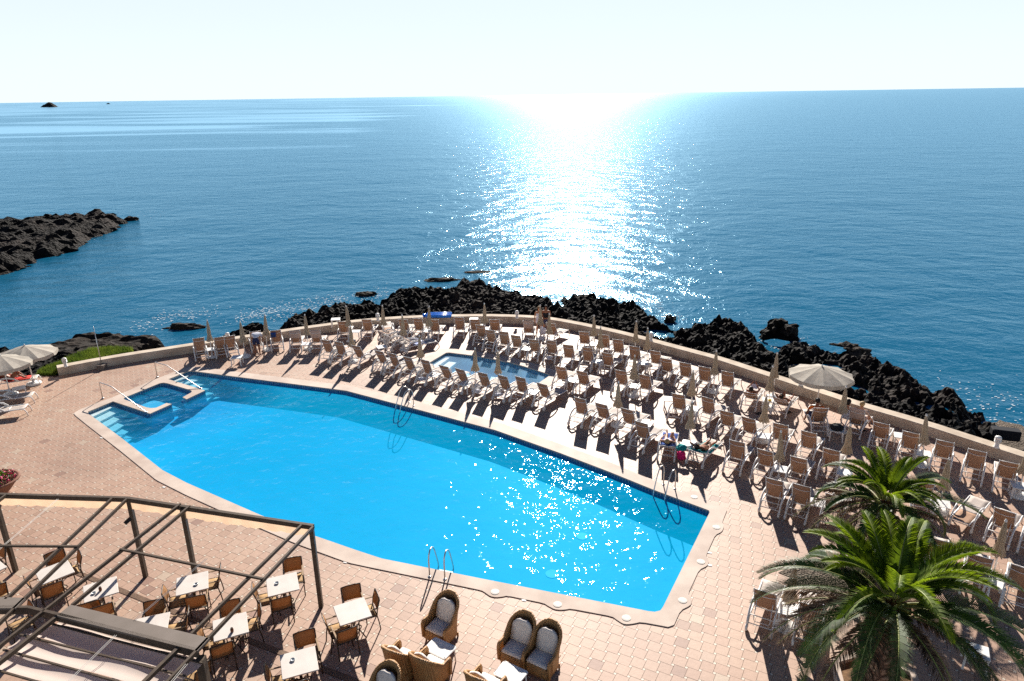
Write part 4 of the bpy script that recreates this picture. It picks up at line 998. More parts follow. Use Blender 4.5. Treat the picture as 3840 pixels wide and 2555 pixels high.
# flood light pole
b = G((384.6, 1384)); r = empty('tall_pole', b)
MB().box((0, 0, .12), (.34, .34, .24)).build('base_block', M['concrete'], r)
MB().tube([(0, 0, .2), (0, .0, 1.1), (0, .0, 2.3)], [.022, .018, .012], 8).build('pole', M['rail'], r, True)
tag(r, 'thin grey pole in a concrete foot before the left end of the wall', 'pole')

# ---- lids and markers in the coping
lid = None; M['lidcol'] = mat('pale_plastic', (.62, .58, .53), (.52, .48, .43), 12, .6)
for k, (x, y, lab) in enumerate([(1856.5, 2220, 'round white skimmer lid nearest the near ladder'), (2091, 2267, 'round white skimmer lid on the near side, second from the ladder'), (2349, 2318, 'round white skimmer lid on the near side, third from the ladder'), (2560, 2252, 'round white skimmer lid nearest the near right pool corner'), (2628.6, 2107, 'round white skimmer lid in the middle of the short pool end'), (2686.8, 1977.5, 'round white skimmer lid nearest the far right pool corner'), (2603.6, 1864, 'round white skimmer lid in the shadow beside the far ladder')]):
    p = G((x, y), .024)
    if lid is None:
        lid = empty('skimmer_lid'); mb = MB(); mb.lathe([(0, .0), (.12, .0), (.12, .006), (.11, .009), (0, .009)], 24); mb.build('rim', M['lidcol'], lid)
        mb = MB(); mb.lathe([(0, .009), (.09, .009), (.085, .012), (0, .012)], 24); mb.build('cover', M['lidcol'], lid); mb = None; remember(lid); o = lid
    else: o = copy_tree(lid)
    place(o, p); tag(o, lab, 'skimmer lid', 'lids in the pool coping')
for k, (x, y, lab) in enumerate([(380, 1643, 'small white depth tile beside the coping near the left steps'), (615, 1828, 'small white depth tile beside the coping above the pergola'), (1295, 2110, 'small white depth tile at the coping right of the pergola post'), (1965, 2252, 'small white depth tile at the coping between the skimmer lids'), (2661, 2074, 'small white depth tile at the short pool end, upper one'), (2662, 2121, 'small white depth tile at the short pool end, lower one')]):
    p = G((x, y)); mb = MB(); mb.box((0, 0, .008), (.12, .07, .012)); o = mb.build('depth_marker', M['white']); place(o, p, -.35); tag(o, lab, 'marker tile', 'white tiles at the coping')
# underwater nozzles
for x, y, lab in [(2070, 2153, 'pale round outlet on the pool floor towards the near side'), (2183, 2012, 'pale round outlet on the pool floor in the middle')]:
    p = G((x, y), -.72); mb = MB(); mb.lathe([(0, 0), (.2, 0), (.2, .012), (0, .012)], 20); o = mb.build('floor_outlet', M['white']); place(o, p); tag(o, lab, 'pool outlet', 'pool floor outlets')

# ---- drain channel
pts = [G(p) for p in [(290, 2149), (700, 2315), (915, 2396), (1063, 2452), (1300, 2544), (1500, 2624)]]
r = empty('drain_channel', pts[0]); mb = MB(); m2 = MB()
for a, b in zip(pts, pts[1:]):
    L = (b - a).length; d = (b - a) / L; sd_ = V((-d.y, d.x, 0)); k = 0
    m2.bar(a + V((0, 0, .002)) - pts[0], b + V((0, 0, .002)) - pts[0], .17, .006)
    while k * .028 < L: q = a + d * k * .028 - pts[0]; mb.bar(q - sd_ * .07 + V((0, 0, .008)), q + sd_ * .07 + V((0, 0, .008)), .014, .006); k += 1
m2.build('channel', M['joint'], r); g_ = mb.build('grate', M['grate'], r)
tag(r, 'slotted brown drain channel running between the dining tables', 'drain')

# ---- pergola
PZ = 2.58
r = empty('pergola', G((546, 2163)))
O = V(r.location)
def pg(p, z=PZ): return G(p, z) - O
def beam(name, a, b, wd=.06, h=.10, z=PZ, z2=None, m='bronze'):
    return MB().bar(pg(a, z), pg(b, z if z2 is None else z2), wd, h).build(name, M[m], r)
for p in [(59, 2142), (546.5, 2163), None, (1204.5, 2277)]:
    q = (G(p) if p else G((684, 1907), PZ)) - O; MB().box((q.x, q.y, PZ / 2), (.11, .11, PZ)).build('post', M['bronze'], r)
beam('front_beam', (-420, 1846), (478, 1873), .09, .13); beam('front_beam', (478, 1873), (1176, 1977), .09, .13)
for a, b in [((24, 1857), (-160, 2000)), ((419, 1872), (20, 2252)), ((475, 1874), (-60, 2395)), ((677, 1892), (-60, 2470)), ((712, 1900), (270, 2272)), ((1130, 1972), (718, 2380)), ((1174, 1978), (590, 2600))]:
    beam('rafter', a, b, .055, .08, PZ + .05)
for a, b in [((214, 2315), (-90, 2555)), ((674, 2428), (500, 2600))]: beam('rafter', a, b, .07, .09, PZ + .02)
beam('cross_bar', (-300, 2045), (292, 2050), .05, .05, PZ + .10); beam('cross_bar', (450, 2060), (986, 2172), .05, .05, PZ + .10)
# metal panel of the awning box and its beam
def quad(name, pxs, z, th, m):
    mb = MB(); q = [pg(p, z) for p in pxs]
    mb.add(q + [V(p) - V((0, 0, th)) for p in q], [(0, 1, 2, 3), (7, 6, 5, 4), (0, 4, 5, 1), (1, 5, 6, 2), (2, 6, 7, 3), (3, 7, 4, 0)]); return mb.build(name, M[m], r)
quad('awning_box', [(214, 2309), (740, 2441), (786, 2393), (265, 2268)], PZ + .09, .05, 'panel')
quad('awning_box', [(-160, 2281), (60, 2281), (95, 2242), (-160, 2236)], PZ + .09, .05, 'panel')
beam('rear_beam', (-160, 2287), (110, 2288), .07, .18, PZ); beam('rear_beam', (110, 2288), (214, 2313), .07, .18, PZ); beam('rear_beam', (214, 2313), (742, 2450), .07, .18, PZ)
q = G((749, 2452), PZ) - O; MB().box((q.x, q.y, PZ / 2 - .05), (.16, .16, PZ - .1)).build('post', M['bronze'], r)
# awning rods and cloth
rods = [((196, 2341), (760, 2487)), ((77, 2381), (700, 2537)), ((12, 2437), (600, 2600)), ((-60, 2500), (430, 2640))]
for a, b in rods: beam('awning_rod', a, b, .035, .035, PZ - .12)
rl = [((214, 2320), (765, 2462))] + rods
tops = [(p, q) for p, q in rl]
for k in range(4):
    (a0, a1), (b0, b1) = tops[k], tops[k + 1]; rows = []
    for t in [i / 8 for i in range(9)]:
        sagz = -.03 * sin(pi * min(1, t * 1.05)) ** 1.2
        row = []
        for u in [i / 12 for i in range(13)]:
            uu = .02 + u * .98; A = pg(a0, PZ - .14).lerp(pg(a1, PZ - .14), uu); B_ = pg(b0, PZ - .14).lerp(pg(b1, PZ - .14), uu)
            p = A.lerp(B_, t * .93); p.z += sagz + .02 * sin(u * 9 + k); row.append(p)
        rows.append(row)
    MB().sheet(rows).build('awning_cloth', M['awning'], r, True)
# valance
def valance(a, b, n, h=.24):
    a, b = pg(a, PZ - .06), pg(b, PZ - .06); rows = [[], [], []]
    for i in range(n * 8 + 1):
        t = i / (n * 8); p = a.lerp(b, t); wv = .012 * sin(i * .35)
        rows[0].append(p); rows[1].append(p + V((wv, wv, -h * .5))); rows[2].append(p + V((wv, wv * 2, -h - .025 * abs(sin(i * pi / 8)))))
    MB().sheet(rows).build('valance', M['valance'], r, True)
valance((-420, 1852), (478, 1880), 26); valance((484, 1880), (1160, 1981), 19)
for a, b, z1, z2 in [((217, 1872), (-20, 2075), PZ + .05, PZ), ((775, 2095), (505, 2326), PZ + .3, PZ + .1), ((434, 2382), (250, 2562), PZ + .1, PZ + .1), ((700, 2490), (640, 2562), PZ + .1, PZ + .1)]:
    A, B_ = pg(a, z1), pg(b, z2)
    for dx in (-.02, .02): MB().tube([A + V((dx, 0, 0)), B_ + V((dx, 0, 0))], .006, 4).build('cord', M['cord'], r)
q = G((530, 2010), 2.0) - O
beam('spot_lamp', (486, 1948), (472, 1960), .12, .1, 2.2, 2.1, 'black')
tag(r, 'brown metal pergola with rafters, peach valance and folded greige awning', 'pergola')

# ---- dining tables, chairs
def dining_table():
    r = empty('dining_table'); mb = MB(); mb.box((0, 0, .735), (.80, .80, .032), 0, .008); mb.build('table_top', M['whitecloth'] if 0 else M['tabletop'], r)
    mb = MB(); mb.tube([(0, 0, .08), (0, 0, .72)], .035, 10); mb.build('column', M['darkframe'], r, True)
    for k in range(4):
        a = k * pi / 2 + pi / 4; MB().tube([(.03 * cos(a), .03 * sin(a), .20), (.14 * cos(a), .14 * sin(a), .22), (.26 * cos(a), .26 * sin(a), .10), (.33 * cos(a), .33 * sin(a), .01)], .016, 6).build('foot', M['darkframe'], r, True)
    remember(r); return r
M['tabletop'] = mat('bleached_wood_laminate', (.62, .57, .52), (.55, .50, .455), 3, .5)
def dining_chair():
    r = empty('dining_chair'); W = .25
    # facing +Y ; back at -Y
    for sx in (-1, 1):
        x = sx * W
        MB().tube([(x, -.30, 0), (x, -.27, .25), (x, -.235, .44), (x, -.26, .65), (x, -.33, .88)], .016, 6).build('leg', M['darkframe'], r, True)
        MB().tube([(x, .26, 0), (x, .235, .3), (x, .225, .64)], .015, 6).build('leg', M['darkframe'], r, True)
        MB().box((x, -.02, .655), (.045, .52, .022), 0, .006).build('armrest', M['armwood'], r)
    mb = MB()
    for y, z in ((-.235, .43), (.23, .42)): mb.tube([(-W, y, z), (W, y, z)], .013)
    for sx in (-1, 1): mb.tube([(sx * W, -.235, .43), (sx * W, .23, .42)], .013)
    mb.build('frame', M['darkframe'], r, True)
    MB().tube([(-W, -.33, .885), (-.12, -.345, .89), (.12, -.345, .89), (W, -.33, .885)], .014).build('top_rail', M['darkframe'], r, True)
    rows = [[(x, -.22 + .44 * t, .435 - .02 * (1 - (x / .23) ** 2)) for x in (-.23, -.1, .1, .23)] for t in (0, .25, .5, .75, 1)]
    MB().sheet(rows, .008).build('seat', M['armwood'] if 0 else M['chairseat'], r, True)
    rows = [[(x, y - .03 * (1 - (x / .23) ** 2), z) for x in (-.235, -.1, .1, .235)] for y, z in ((-.25, .5), (-.255, .62), (-.28, .74), (-.325, .875))]
    MB().sheet(rows, .008).build('backrest', M['orange'], r, True)
    remember(r); return r
M['chairseat'] = mat('tan_sling_seat', (.42, .27, .13), (.36, .22, .10), 25, .8, trans=.1)
DT, DC = dining_table(), dining_chair(); first = [True, True]
M['ashtray'] = M['steel']
def put_dtable(c4, label, name):
    if len(c4) == 4:
        P4 = [G(p, .75) for p in c4]; c = sum(P4, V((0, 0, 0))) / 4; e = (P4[1] - P4[0]) + (P4[2] - P4[3]); rz = atan2(e.y, e.x)
    else: c = G(c4[0], .75); rz = c4[1]
    o = DT if first[0] else copy_tree(DT); first[0] = False; place(o, (c.x, c.y, 0), rz); tag(o, label, 'dining table', 'dining tables under the pergola'); return c, rz
def put_chair(px, tc, rz, label, group='dining chairs'):
    b = G(px, .70); d = V((tc.x - b.x, tc.y - b.y, 0))
    k = round((atan2(d.y, d.x) - rz) / (pi / 2)); face = rz + k * pi / 2      # heading towards the table edge
    face += random.uniform(-.08, .08)
    o = DC if first[1] else copy_tree(DC); first[1] = False
    c = V((b.x, b.y, 0)) + V((cos(face), sin(face), 0)) * .23
    place(o, c, face - pi / 2); tag(o, label, 'dining chair', group)
def NQ(r, L): return [Q(r, *p) for p in L]
tabs = [
 ('white dining table farthest left, cut by the left edge', [Q('L', -190, 1130), .95], [('L', 5, 930, 'far'), ('L', -60, 1400, 'near')]),
 ('white dining table between pergola posts, crossed by two rafters', NQ('L', [(462, 1178), (835, 1000), (935, 1172), (520, 1302)]), [('L', 705, 995, 'far left'), ('L', 975, 1010, 'far right'), ('L', 400, 1320, 'near left'), ('L', 655, 1370, 'near right')]),
 ('white dining table with a brown jar and ashtray beside the metal panel', NQ('M', [(1035, 350), (1450, 220), (1510, 425), (1080, 560)]), [('M', 1130, 600, 'near left'), ('M', 1290, 640, 'near right')]),
 ('white dining table under the middle cross bar', NQ('N', [(205, 235), (610, 140), (615, 385), (190, 490)]), [('N', 720, 200, 'right'), ('N', 100, 460, 'left'), ('N', 450, 520, 'near')]),
 ('white dining table left of the end post of the pergola', NQ('N', [(1340, 265), (1735, 150), (1760, 400), (1345, 480)]), [('N', 1675, 90, 'far'), ('N', 1230, 430, 'left'), ('N', 1530, 540, 'near')]),
 ('bare white dining table outside the pergola with four chairs', NQ('O', [(150, 605), (550, 475), (655, 735), (275, 850)]), [('O', 400, 445, 'far left'), ('O', 680, 540, 'far right'), ('O', 110, 825, 'near left'), ('O', 335, 940, 'near right')]),
 ('white dining table with one brown jar, crossed by a rafter', NQ('N', [(650, 780), (1080, 665), (1130, 930), (690, 1060)]), [('N', 890, 640, 'far'), ('N', 1225, 705, 'right'), ('N', 780, 1130, 'near'), ('N', 540, 960, 'left')]),
 ('nearest white dining table, at the bottom edge', NQ('N', [(1495, 1215), (1940, 1100), (2020, 1400), (1560, 1535)]), [('N', 1835, 1030, 'far'), ('N', 1400, 1480, 'left'), ('N', 1720, 1600, 'near')]),
 ('white dining table mostly hidden behind the metal panel', [Q('M', 1905, 850), .33], [('M', 1950, 640, 'far'), ('M', 2330, 760, 'right')]),
]
short = ['table cut by the left edge', 'table crossed by two rafters', 'table beside the metal panel', 'table under the cross bar', 'table by the end post', 'bare table outside the pergola', 'one-jar table', 'nearest dining table', 'table hidden by the panel']
for (lab, c4, ch), sh in zip(tabs, short):
    tc, rz = put_dtable(c4, lab, sh)
    for rg, x, y, pos in ch: put_chair(Q(rg, x, y), tc, rz, f'tan sling armchair at the {pos} side of the {sh}')
# two more chairs near the folded awning
for rg, x, y, rz, lab in [('N', 430, 1430, 1.2, 'tan sling chair beside the thick pergola post at the bottom'), ('M', 240, 770, 2.4, 'tan sling chair half covered by the awning end')]:
    b = G(Q(rg, x, y), .6); o = copy_tree(DC); place(o, (b.x, b.y, 0), rz); tag(o, lab, 'dining chair', 'dining chairs')
def ashtray(px, label):
    p = G(px, .752); mb = MB(); mb.lathe([(0, 0), (.05, 0), (.058, .03), (.05, .035), (.042, .012), (0, .01)], 16); o = mb.build('ashtray', M['steel'], None, True); place(o, p); tag(o, label, 'ashtray', 'glass ashtrays on dining tables')
def jar(px, label):
    p = G(px, .752); r = empty('candle_jar', p); mb = MB(); mb.lathe([(0, 0), (.035, 0), (.04, .03), (.04, .08), (.028, .10), (0, .10)], 14); mb.build('glass', M['jar'], r, True)
    mb = MB(); mb.lathe([(0, .10), (.03, .10), (.03, .115), (0, .115)], 12); mb.build('lid', M['darkframe'], r); tag(r, label, 'jar', 'brown jars on dining tables')
for rg, x, y, lab in [('N', 455, 330, 'glass ashtray on the table under the cross bar'), ('N', 1475, 315, 'glass ashtray on the table by the end post'), ('N', 1675, 1285, 'glass ashtray on the nearest dining table'), ('M', 1185, 442, 'glass ashtray beside the brown jar on its table')]: ashtray(Q(rg, x, y), lab)
jar(Q('M', 1270, 405), 'brown jar beside an ashtray on the dining table'); jar(Q('N', 912, 925), 'brown jar alone on a dining table crossed by a rafter')

# ---- wicker armchairs and coffee tables
def wicker_chair():
    r = empty('wicker_armchair')       # faces -Y (towards its front)
    # wrap-around shell: angle from left front round the back to the right front
    def shell(off):
        rows = []
        for j in range(9):
            row = []
            for i in range(25):
                u = i / 24; a = pi * (1.0 * u) ; 
                # plan: U shape
                if u < .28: x, y = -.34, -.32 + (.42) * (u / .28)
                elif u > .72: x, y = .34, .10 - .42 * ((u - .72) / .28)
                else:
                    th = pi - pi * (u - .28) / .44; x, y = .34 * cos(th), .10 + .24 * sin(th)
                bk = max(0, sin(pi * min(1, max(0, (u - .16) / .68)))) ; top = .60 + .50 * bk ** 1.4
                z = .08 + (top - .08) * j / 8; fl = 1 + .05 * (z > .4) * (z - .4)
                lean = max(0, z - .35) * .18 * bk
                row.append(V((x * (fl + .06 * (1 - j / 8) * -1 + off), y * (1 + off) + lean, z)))
            rows.append(row)
        return rows
    ro = shell(.0); mb = MB(); mb.sheet(ro, .035); mb.build('shell', M['wicker'], r, True)
    top = [p for p in ro[-1]]; top = [top[0] + V((0, -.01, -.45))] + [top[0] + V((0, -.03, -.08))] + top + [top[-1] + V((0, -.03, -.08))] + [top[-1] + V((0, -.01, -.45))]
    mb = MB(); mb.tube(top, .042, 8); mb.build('rim', M['wicker'], r, True)
    mb = MB(); mb.sheet([[(-.33 + .66 * i / 8, -.33 - .02 * sin(pi * i / 8), z) for i in range(9)] for z in (.10 + 0, .2, .3, .36)], .03); mb.build('apron', M['wicker'], r, True)
    mb = MB(); mb.box((0, -.02, .35), (.64, .62, .03)); mb.build('seat_base', M['wicker'], r)
    mb = MB(); mb.box((0, -.06, .415), (.57, .58, .10), 0, .04); mb.build('seat_cushion', M['cushion'], r, True)
    rows = []
    for j in range(15):
        t = (j / 14) ** .8; z = .46 + .54 * t; hw = .275 * math.sqrt(max(.02, 1 - max(0, (t - .5) / .5) ** 2.4 * .9)); rows.append([(x * hw, .17 + .14 * t - .03 * (1 - x * x), z) for x in (-1, -.6, -.2, .2, .6, 1)])
    mb = MB(); mb.sheet(rows, -.07); mb.build('back_cushion', M['cushion'], r, True)
    for sx in (-1, 1):
        for y in (-.28, .24): MB().tube([(sx * .30, y, .12), (sx * .30, y, 0)], .025, 8).build('leg', M['wicker'], r, True)
    remember(r); return r
WC = wicker_chair(); wf = [True]
def put_wicker(px, z, head, label, sc=1.0):
    p = G(px, z); o = WC if wf[0] else copy_tree(WC); wf[0] = False; place(o, (p.x, p.y, 0), head); o.scale = (sc, sc, sc); tag(o, label, 'armchair', 'honey wicker armchairs')
e = G(Q('O', 1715, 1105), .45) - G(Q('O', 1450, 980), .45); th = atan2(e.y, e.x)
put_wicker(Q('O', 1540, 830), .42, th, 'wicker armchair standing alone behind the first coffee table')
put_wicker(Q('P', 480, 1105), .42, th + .02, 'left one of two wicker armchairs behind the second coffee table')
put_wicker(Q('P', 800, 1225), .42, th, 'right one of two wicker armchairs behind the second coffee table')
put_wicker(Q('O', 1045, 1290), .42, th + pi + .05, 'wicker armchair with its back turned, left of the first coffee table')
put_wicker(Q('O', 1385, 1380), .42, th + pi, 'wicker armchair with its back turned, next to the first coffee table')
put_wicker(Q('O', 775, 1790), .42, th, 'wicker armchair at the bottom edge, only its rounded back top showing')
put_wicker(Q('P', 60, 1620), .42, th + pi, 'wicker armchair cut by the bottom edge beside the second coffee table')
def coffee_table():
    r = empty('coffee_table'); mb = MB(); 
    for k in range(13): mb.box((-.30 + .05 * k, 0, .445), (.042, .44 if 0 < k < 12 else .36, .012))
    mb.box((0, 0, .43), (.66, .47, .018), 0, .006); mb.build('table_top', M['white'], r)
    mb = MB(); mb.tube([(-.33, -.19, .436), (-.29, -.235, .436), (.29, -.235, .436), (.33, -.19, .436), (.33, .19, .436), (.29, .235, .436), (-.29, .235, .436), (-.33, .19, .436), (-.33, -.19, .436)], .014, 6); mb.build('rim', M['white'], r, True)
    for sx in (-1, 1):
        for sy in (-1, 1): MB().tube([(sx * .28, sy * .19, .43), (sx * .30, sy * .21, 0)], .018, 6).build('leg', M['frame'], r, True)
    remember(r); return r
ct = coffee_table(); p = G(Q('O', 1512, 1128), .45); place(ct, (p.x, p.y, 0), th); tag(ct, 'white slatted coffee table in front of the lone wicker armchair', 'coffee table', 'white coffee tables')
c2 = copy_tree(ct); p = G(Q('P', 388, 1440), .45); place(c2, (p.x, p.y, 0), th); tag(c2, 'white slatted coffee table before the pair of wicker armchairs', 'coffee table', 'white coffee tables')

# ---- flower bowl
p = G((-6, 1860)); r = empty('flower_bowl', p); R_ = .72
mb = MB(); mb.lathe([(0, 0), (.30, 0), (.34, .03), (.30, .08), (.42, .20), (.58, .40), (R_, .56), (R_ + .05, .58), (R_ + .05, .63), (R_ - .04, .63), (R_ - .08, .55), (0, .55)], 32); mb.build('bowl', M['terracotta'], r, True)
rnd = random.Random(9); mb = MB(); mf = MB()
for k in range(1500):
    a, q = rnd.uniform(0, 2 * pi), R_ * .9 * math.sqrt(rnd.random()); x, y, z = q * cos(a), q * sin(a), .58 + rnd.uniform(0, .3) * (1.15 - q / R_)
    s2 = rnd.uniform(.03, .05); tgt = mf if (q > R_ * .45 and rnd.random() < .55) else mb
    d1 = V((rnd.uniform(-1, 1), rnd.uniform(-1, 1), rnd.uniform(-.3, .6))).normalized() * s2; d2 = V((rnd.uniform(-1, 1), rnd.uniform(-1, 1), rnd.uniform(-.3, .6))).normalized() * s2
    c = V((x, y, z + .05)); tgt.add([c - d1, c + d2, c + d1, c - d2], [(0, 1, 2, 3)])
mb.build('foliage', M['leaf'], r); mf.build('blossoms', M['flower'], r)
mb = MB()
for k in range(120):
    a = rnd.uniform(0, 2 * pi); e = rnd.uniform(.3, 1.3); L = rnd.uniform(.35, .6); d = V((cos(a) * cos(e), sin(a) * cos(e), sin(e))); c = V((0, 0, .6)); sd2 = V((-sin(a), cos(a), 0)) * .014
    mb.add([c - sd2, c + sd2, c + d * L * .6 + sd2, c + d * L + V((0, 0, -.08)), c + d * L * .6 - sd2], [(0, 1, 2, 3, 4)])
mb.build('spiky_plant', M['palmgreen'], r)
tag(r, 'terracotta bowl of magenta flowers and a spiky plant at the left edge', 'planter')

# ---- palms
def frond(green, dry, mid, base, az, el, L, droop, kind, rnd):
    n = 16; pts = []; p = V(base); e = el; st = L / n; d0 = V((cos(az), sin(az), 0)); tw = rnd.uniform(-.25, .25)
    for i in range(n + 1):
        pts.append(p.copy()); p = p + (d0 * cos(e) + V((0, 0, 1)) * sin(e)) * st; e -= droop / n * (1 + 1.2 * i / n); az2 = az + tw * i / n; d0 = V((cos(az2), sin(az2), 0))
    mid.tube(pts, [.028 * (1 - .85 * i / n) + .003 for i in range(n + 1)], 4)
    m = 92
    for k in range(m):
        t = .12 + .88 * k / (m - 1); f = t * n; i = min(int(f), n - 1); c = pts[i].lerp(pts[i + 1], f - i); tg = (pts[i + 1] - pts[i]).normalized()
        sd = tg.cross(V((0, 0, 1))); sd = sd.normalized() if sd.length > .01 else V((1, 0, 0)); up = sd.cross(tg).normalized()
        ll = L * .15 * (sin(pi * (t * .86 + .10)) ** .6) * rnd.uniform(.85, 1.1)
        for s in (-1, 1):
            v = .5 if kind != 'dry' else rnd.uniform(-.5, .3)
            dr = (sd * s * .80 + tg * (.55 + .5 * t) + up * v).normalized(); dr2 = (dr + V((0, 0, -.35 if kind != 'dry' else -.8))).normalized()
            wv = tg * (.0115 if kind != 'dry' else .010); q = c + dr * ll * .55; e2 = q + dr2 * ll * .5
            green.add([c - wv, c + wv, q + wv * .9, e2, q - wv * .9], [(0, 1, 2, 3, 4)])
def palm(base_px, crown_px, zc, spec, seed, label, nfr, Lf, trunk_r):
    b = G(base_px); c = G(crown_px, zc); r = empty('palm_tree', b); rnd = random.Random(seed); c = c - V((b.x, b.y, 0))
    mb = MB(); n = 20; prof = []; K = 70; ax = V((0, 0, 0))
    pts = []; fs = []
    for i in range(K):
        t = i / (K - 1); cc = V((c.x * t ** 1.3, c.y * t ** 1.3, c.z * t)); rr = trunk_r * (1.12 - .25 * t + .25 * max(0, t - .8) * 2)
        for k in range(n):
            a = 2 * pi * k / n
            dm = max(abs(((k + i * .5) % 4) - 2) / 2, 0); d3 = .035 * (1 if ((k // 2 + i // 3) % 2 == 0) else -.4) * (1 - abs((i % 3) - 1) * .3)
            pts.append(cc + V((cos(a) * (rr + d3), sin(a) * (rr + d3), 0)))
    fs = [(i * n + k, i * n + (k + 1) % n, (i + 1) * n + (k + 1) % n, (i + 1) * n + k) for i in range(K - 1) for k in range(n)]
    mb.add(pts, fs); mb.build('trunk', M['trunk'], r)
    g, dk, dr, mid = MB(), MB(), MB(), MB(); top = V((c.x, c.y, c.z))
    def B(az, k): return top + V((cos(az), sin(az), 0)) * .16 + V((0, 0, k))
    ga = 2.39996
    for k in range(nfr):
        t = k / nfr; az = k * ga + rnd.uniform(-.2, .2)
        if t < .42: frond(g, None, mid, B(az, .25), az, radians(rnd.uniform(50, 80) - 30 * t), Lf * rnd.uniform(.62, .82), rnd.uniform(.7, 1.3), 'g', rnd)
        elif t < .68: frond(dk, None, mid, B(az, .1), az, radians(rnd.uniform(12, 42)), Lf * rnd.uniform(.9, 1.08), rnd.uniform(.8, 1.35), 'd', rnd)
        else: frond(dr, None, mid, B(az, -.1), az, radians(rnd.uniform(-25, 14)), Lf * rnd.uniform(.7, 1.0), rnd.uniform(.5, .95), 'dry', rnd)
    for az, el, L, dp, kd in spec: frond({'g': g, 'd': dk, 'dry': dr}[kd], None, mid, B(az, .1), az, el, L, dp, kd, rnd)
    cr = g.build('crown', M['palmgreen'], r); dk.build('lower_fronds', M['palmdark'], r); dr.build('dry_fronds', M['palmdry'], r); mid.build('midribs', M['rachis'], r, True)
    # kerb of the planting bed
    mb = MB(); hexo = [V((cos(pi / 3 * k + .3), sin(pi / 3 * k + .3), 0)) for k in range(6)]
    tag(r, label, 'palm tree', 'date palms on the terrace'); return b
def trunk_mat():
    mt, t, bs = new_mat('palm_trunk_scales'); bs.inputs['Roughness'].default_value = .9
    v = coords(t, (1, 1, 1)); a = N(t, 'ShaderNodeTexVoronoi', Scale=6.5); a.feature = 'DISTANCE_TO_EDGE'; t.links.new(v, a.inputs['Vector'])
    t.links.new(ramp(t, a.outputs['Distance'], [(.0, (.05, .02, .01)), (.10, (.15, .07, .04)), (.25, (.34, .2, .13))]), bs.inputs['Base Color'])
    bp = N(t, 'ShaderNodeBump', Strength=1.0, Distance=.06); t.links.new(a.outputs['Distance'], bp.inputs['Height']); t.links.new(bp.outputs[0], bs.inputs['Normal']); return mt
M['trunk'] = trunk_mat()
def bed(c, rad, label):
    r = empty('planting_bed', (c.x, c.y, 0)); k6 = [V((cos(pi / 3 * k + .3), sin(pi / 3 * k + .3), 0)) for k in range(6)]
    for k in range(6):
        a, b2 = k6[k], k6[(k + 1) % 6]; mb = MB(); q = [a * rad, b2 * rad, b2 * (rad - .16), a * (rad - .16)]
        mb.add(q + [V((p.x, p.y, .22)) for p in q], [(3, 2, 1, 0), (4, 5, 6, 7), (0, 1, 5, 4), (1, 2, 6, 5), (2, 3, 7, 6), (3, 0, 4, 7)]); mb.build('kerb', M['coping'], r)
    mb = MB(); mb.add([V((p.x * (rad - .15), p.y * (rad - .15), .12)) for p in k6], [tuple(range(6))]); mb.build('soil', M['soil'], r)
    tag(r, label, 'planter')
b1 = palm((3272, 2585), (3345, 2275), 2.35, [
 (radians(168), .35, 3.0, .9, 'd'), (radians(182), .15, 2.9, .7, 'dry'), (radians(150), .45, 2.8, .8, 'd'), (radians(205), .3, 3.0, 1.2, 'd'), (radians(-20), .35, 3.3, 1.0, 'd'), (radians(-38), .3, 3.4, 1.1, 'd'), (radians(8), .5, 3.1, .8, 'd'),
 (radians(95), 1.15, 2.1, .8, 'g'), (radians(70), 1.1, 2.1, .7, 'g'), (radians(120), 1.05, 2.2, .8, 'g'), (radians(45), 1.0, 2.3, .8, 'g')], 11, 'nearer date palm with a scaly trunk, lowest at the bottom right', 42, 2.9, .42)
bed(G((3290, 2585)), 1.05, 'hexagonal planting bed round the nearer palm trunk')
b2 = palm((3280, 2105), (3320, 1895), 1.85, [(radians(175), .3, 2.6, .8, 'dry'), (radians(190), .2, 2.5, .7, 'dry'), (radians(-5), .3, 2.7, .7, 'd'), (radians(20), .5, 2.6, .8, 'd'), (radians(95), 1.1, 1.7, .7, 'g'), (radians(70), 1.0, 1.8, .7, 'g')], 23, 'farther date palm with bright green top, above the larger one', 44, 1.95, .28)
bed(G((3285, 2110)), 1.0, 'hexagonal planting bed round the farther palm trunk')

# ---- people
def skin_obj(name, chains, m, parent, root=0, sub=1):
    """chains: list of lists of (point, radius or (rx, ry)); first item of a chain may be an index tuple ('@', key)"""
    vs = []; rad = []; es = []; key = {}
    for ch in chains:
        prev = None
        for it in ch:
            if it[0] == '@': prev = key[it[1]]; continue
            p, rr = it[0], it[1]; i = len(vs); vs.append(tuple(p)); rad.append(rr if isinstance(rr, tuple) else (rr, rr))
            if len(it) > 2: key[it[2]] = i
            if prev is not None: es.append((prev, i))
            prev = i
    me = bpy.data.meshes.new(name); me.from_pydata(vs, es, []); me.materials.append(m)
    o = bpy.data.objects.new(name, me); COL.objects.link(o); o.parent = parent
    sk = o.modifiers.new('skin', 'SKIN'); sk.use_smooth_shade = True
    if me.skin_vertices: lay = me.skin_vertices[0]
    else:
        me.attributes.new; bpy.context.view_layer.objects.active = o; bpy.ops.mesh.customdata_skin_add(); lay = me.skin_vertices[0]
    for i, d in enumerate(lay.data): d.radius = rad[i]; d.use_root = (i == root)
    ss = o.modifiers.new('subsurf', 'SUBSURF'); ss.levels = sub; ss.render_levels = sub
    dg = bpy.context.evaluated_depsgraph_get(); ev = o.evaluated_get(dg); nm = bpy.data.meshes.new_from_object(ev)
    o.modifiers.clear(); o.data = nm; nm.name = name
    if not nm.materials: nm.materials.append(m)
    nm.polygons.foreach_set('use_smooth', [True] * len(nm.polygons))
    return o
def lerp(a, b, t): return V(a).lerp(V(b), t)
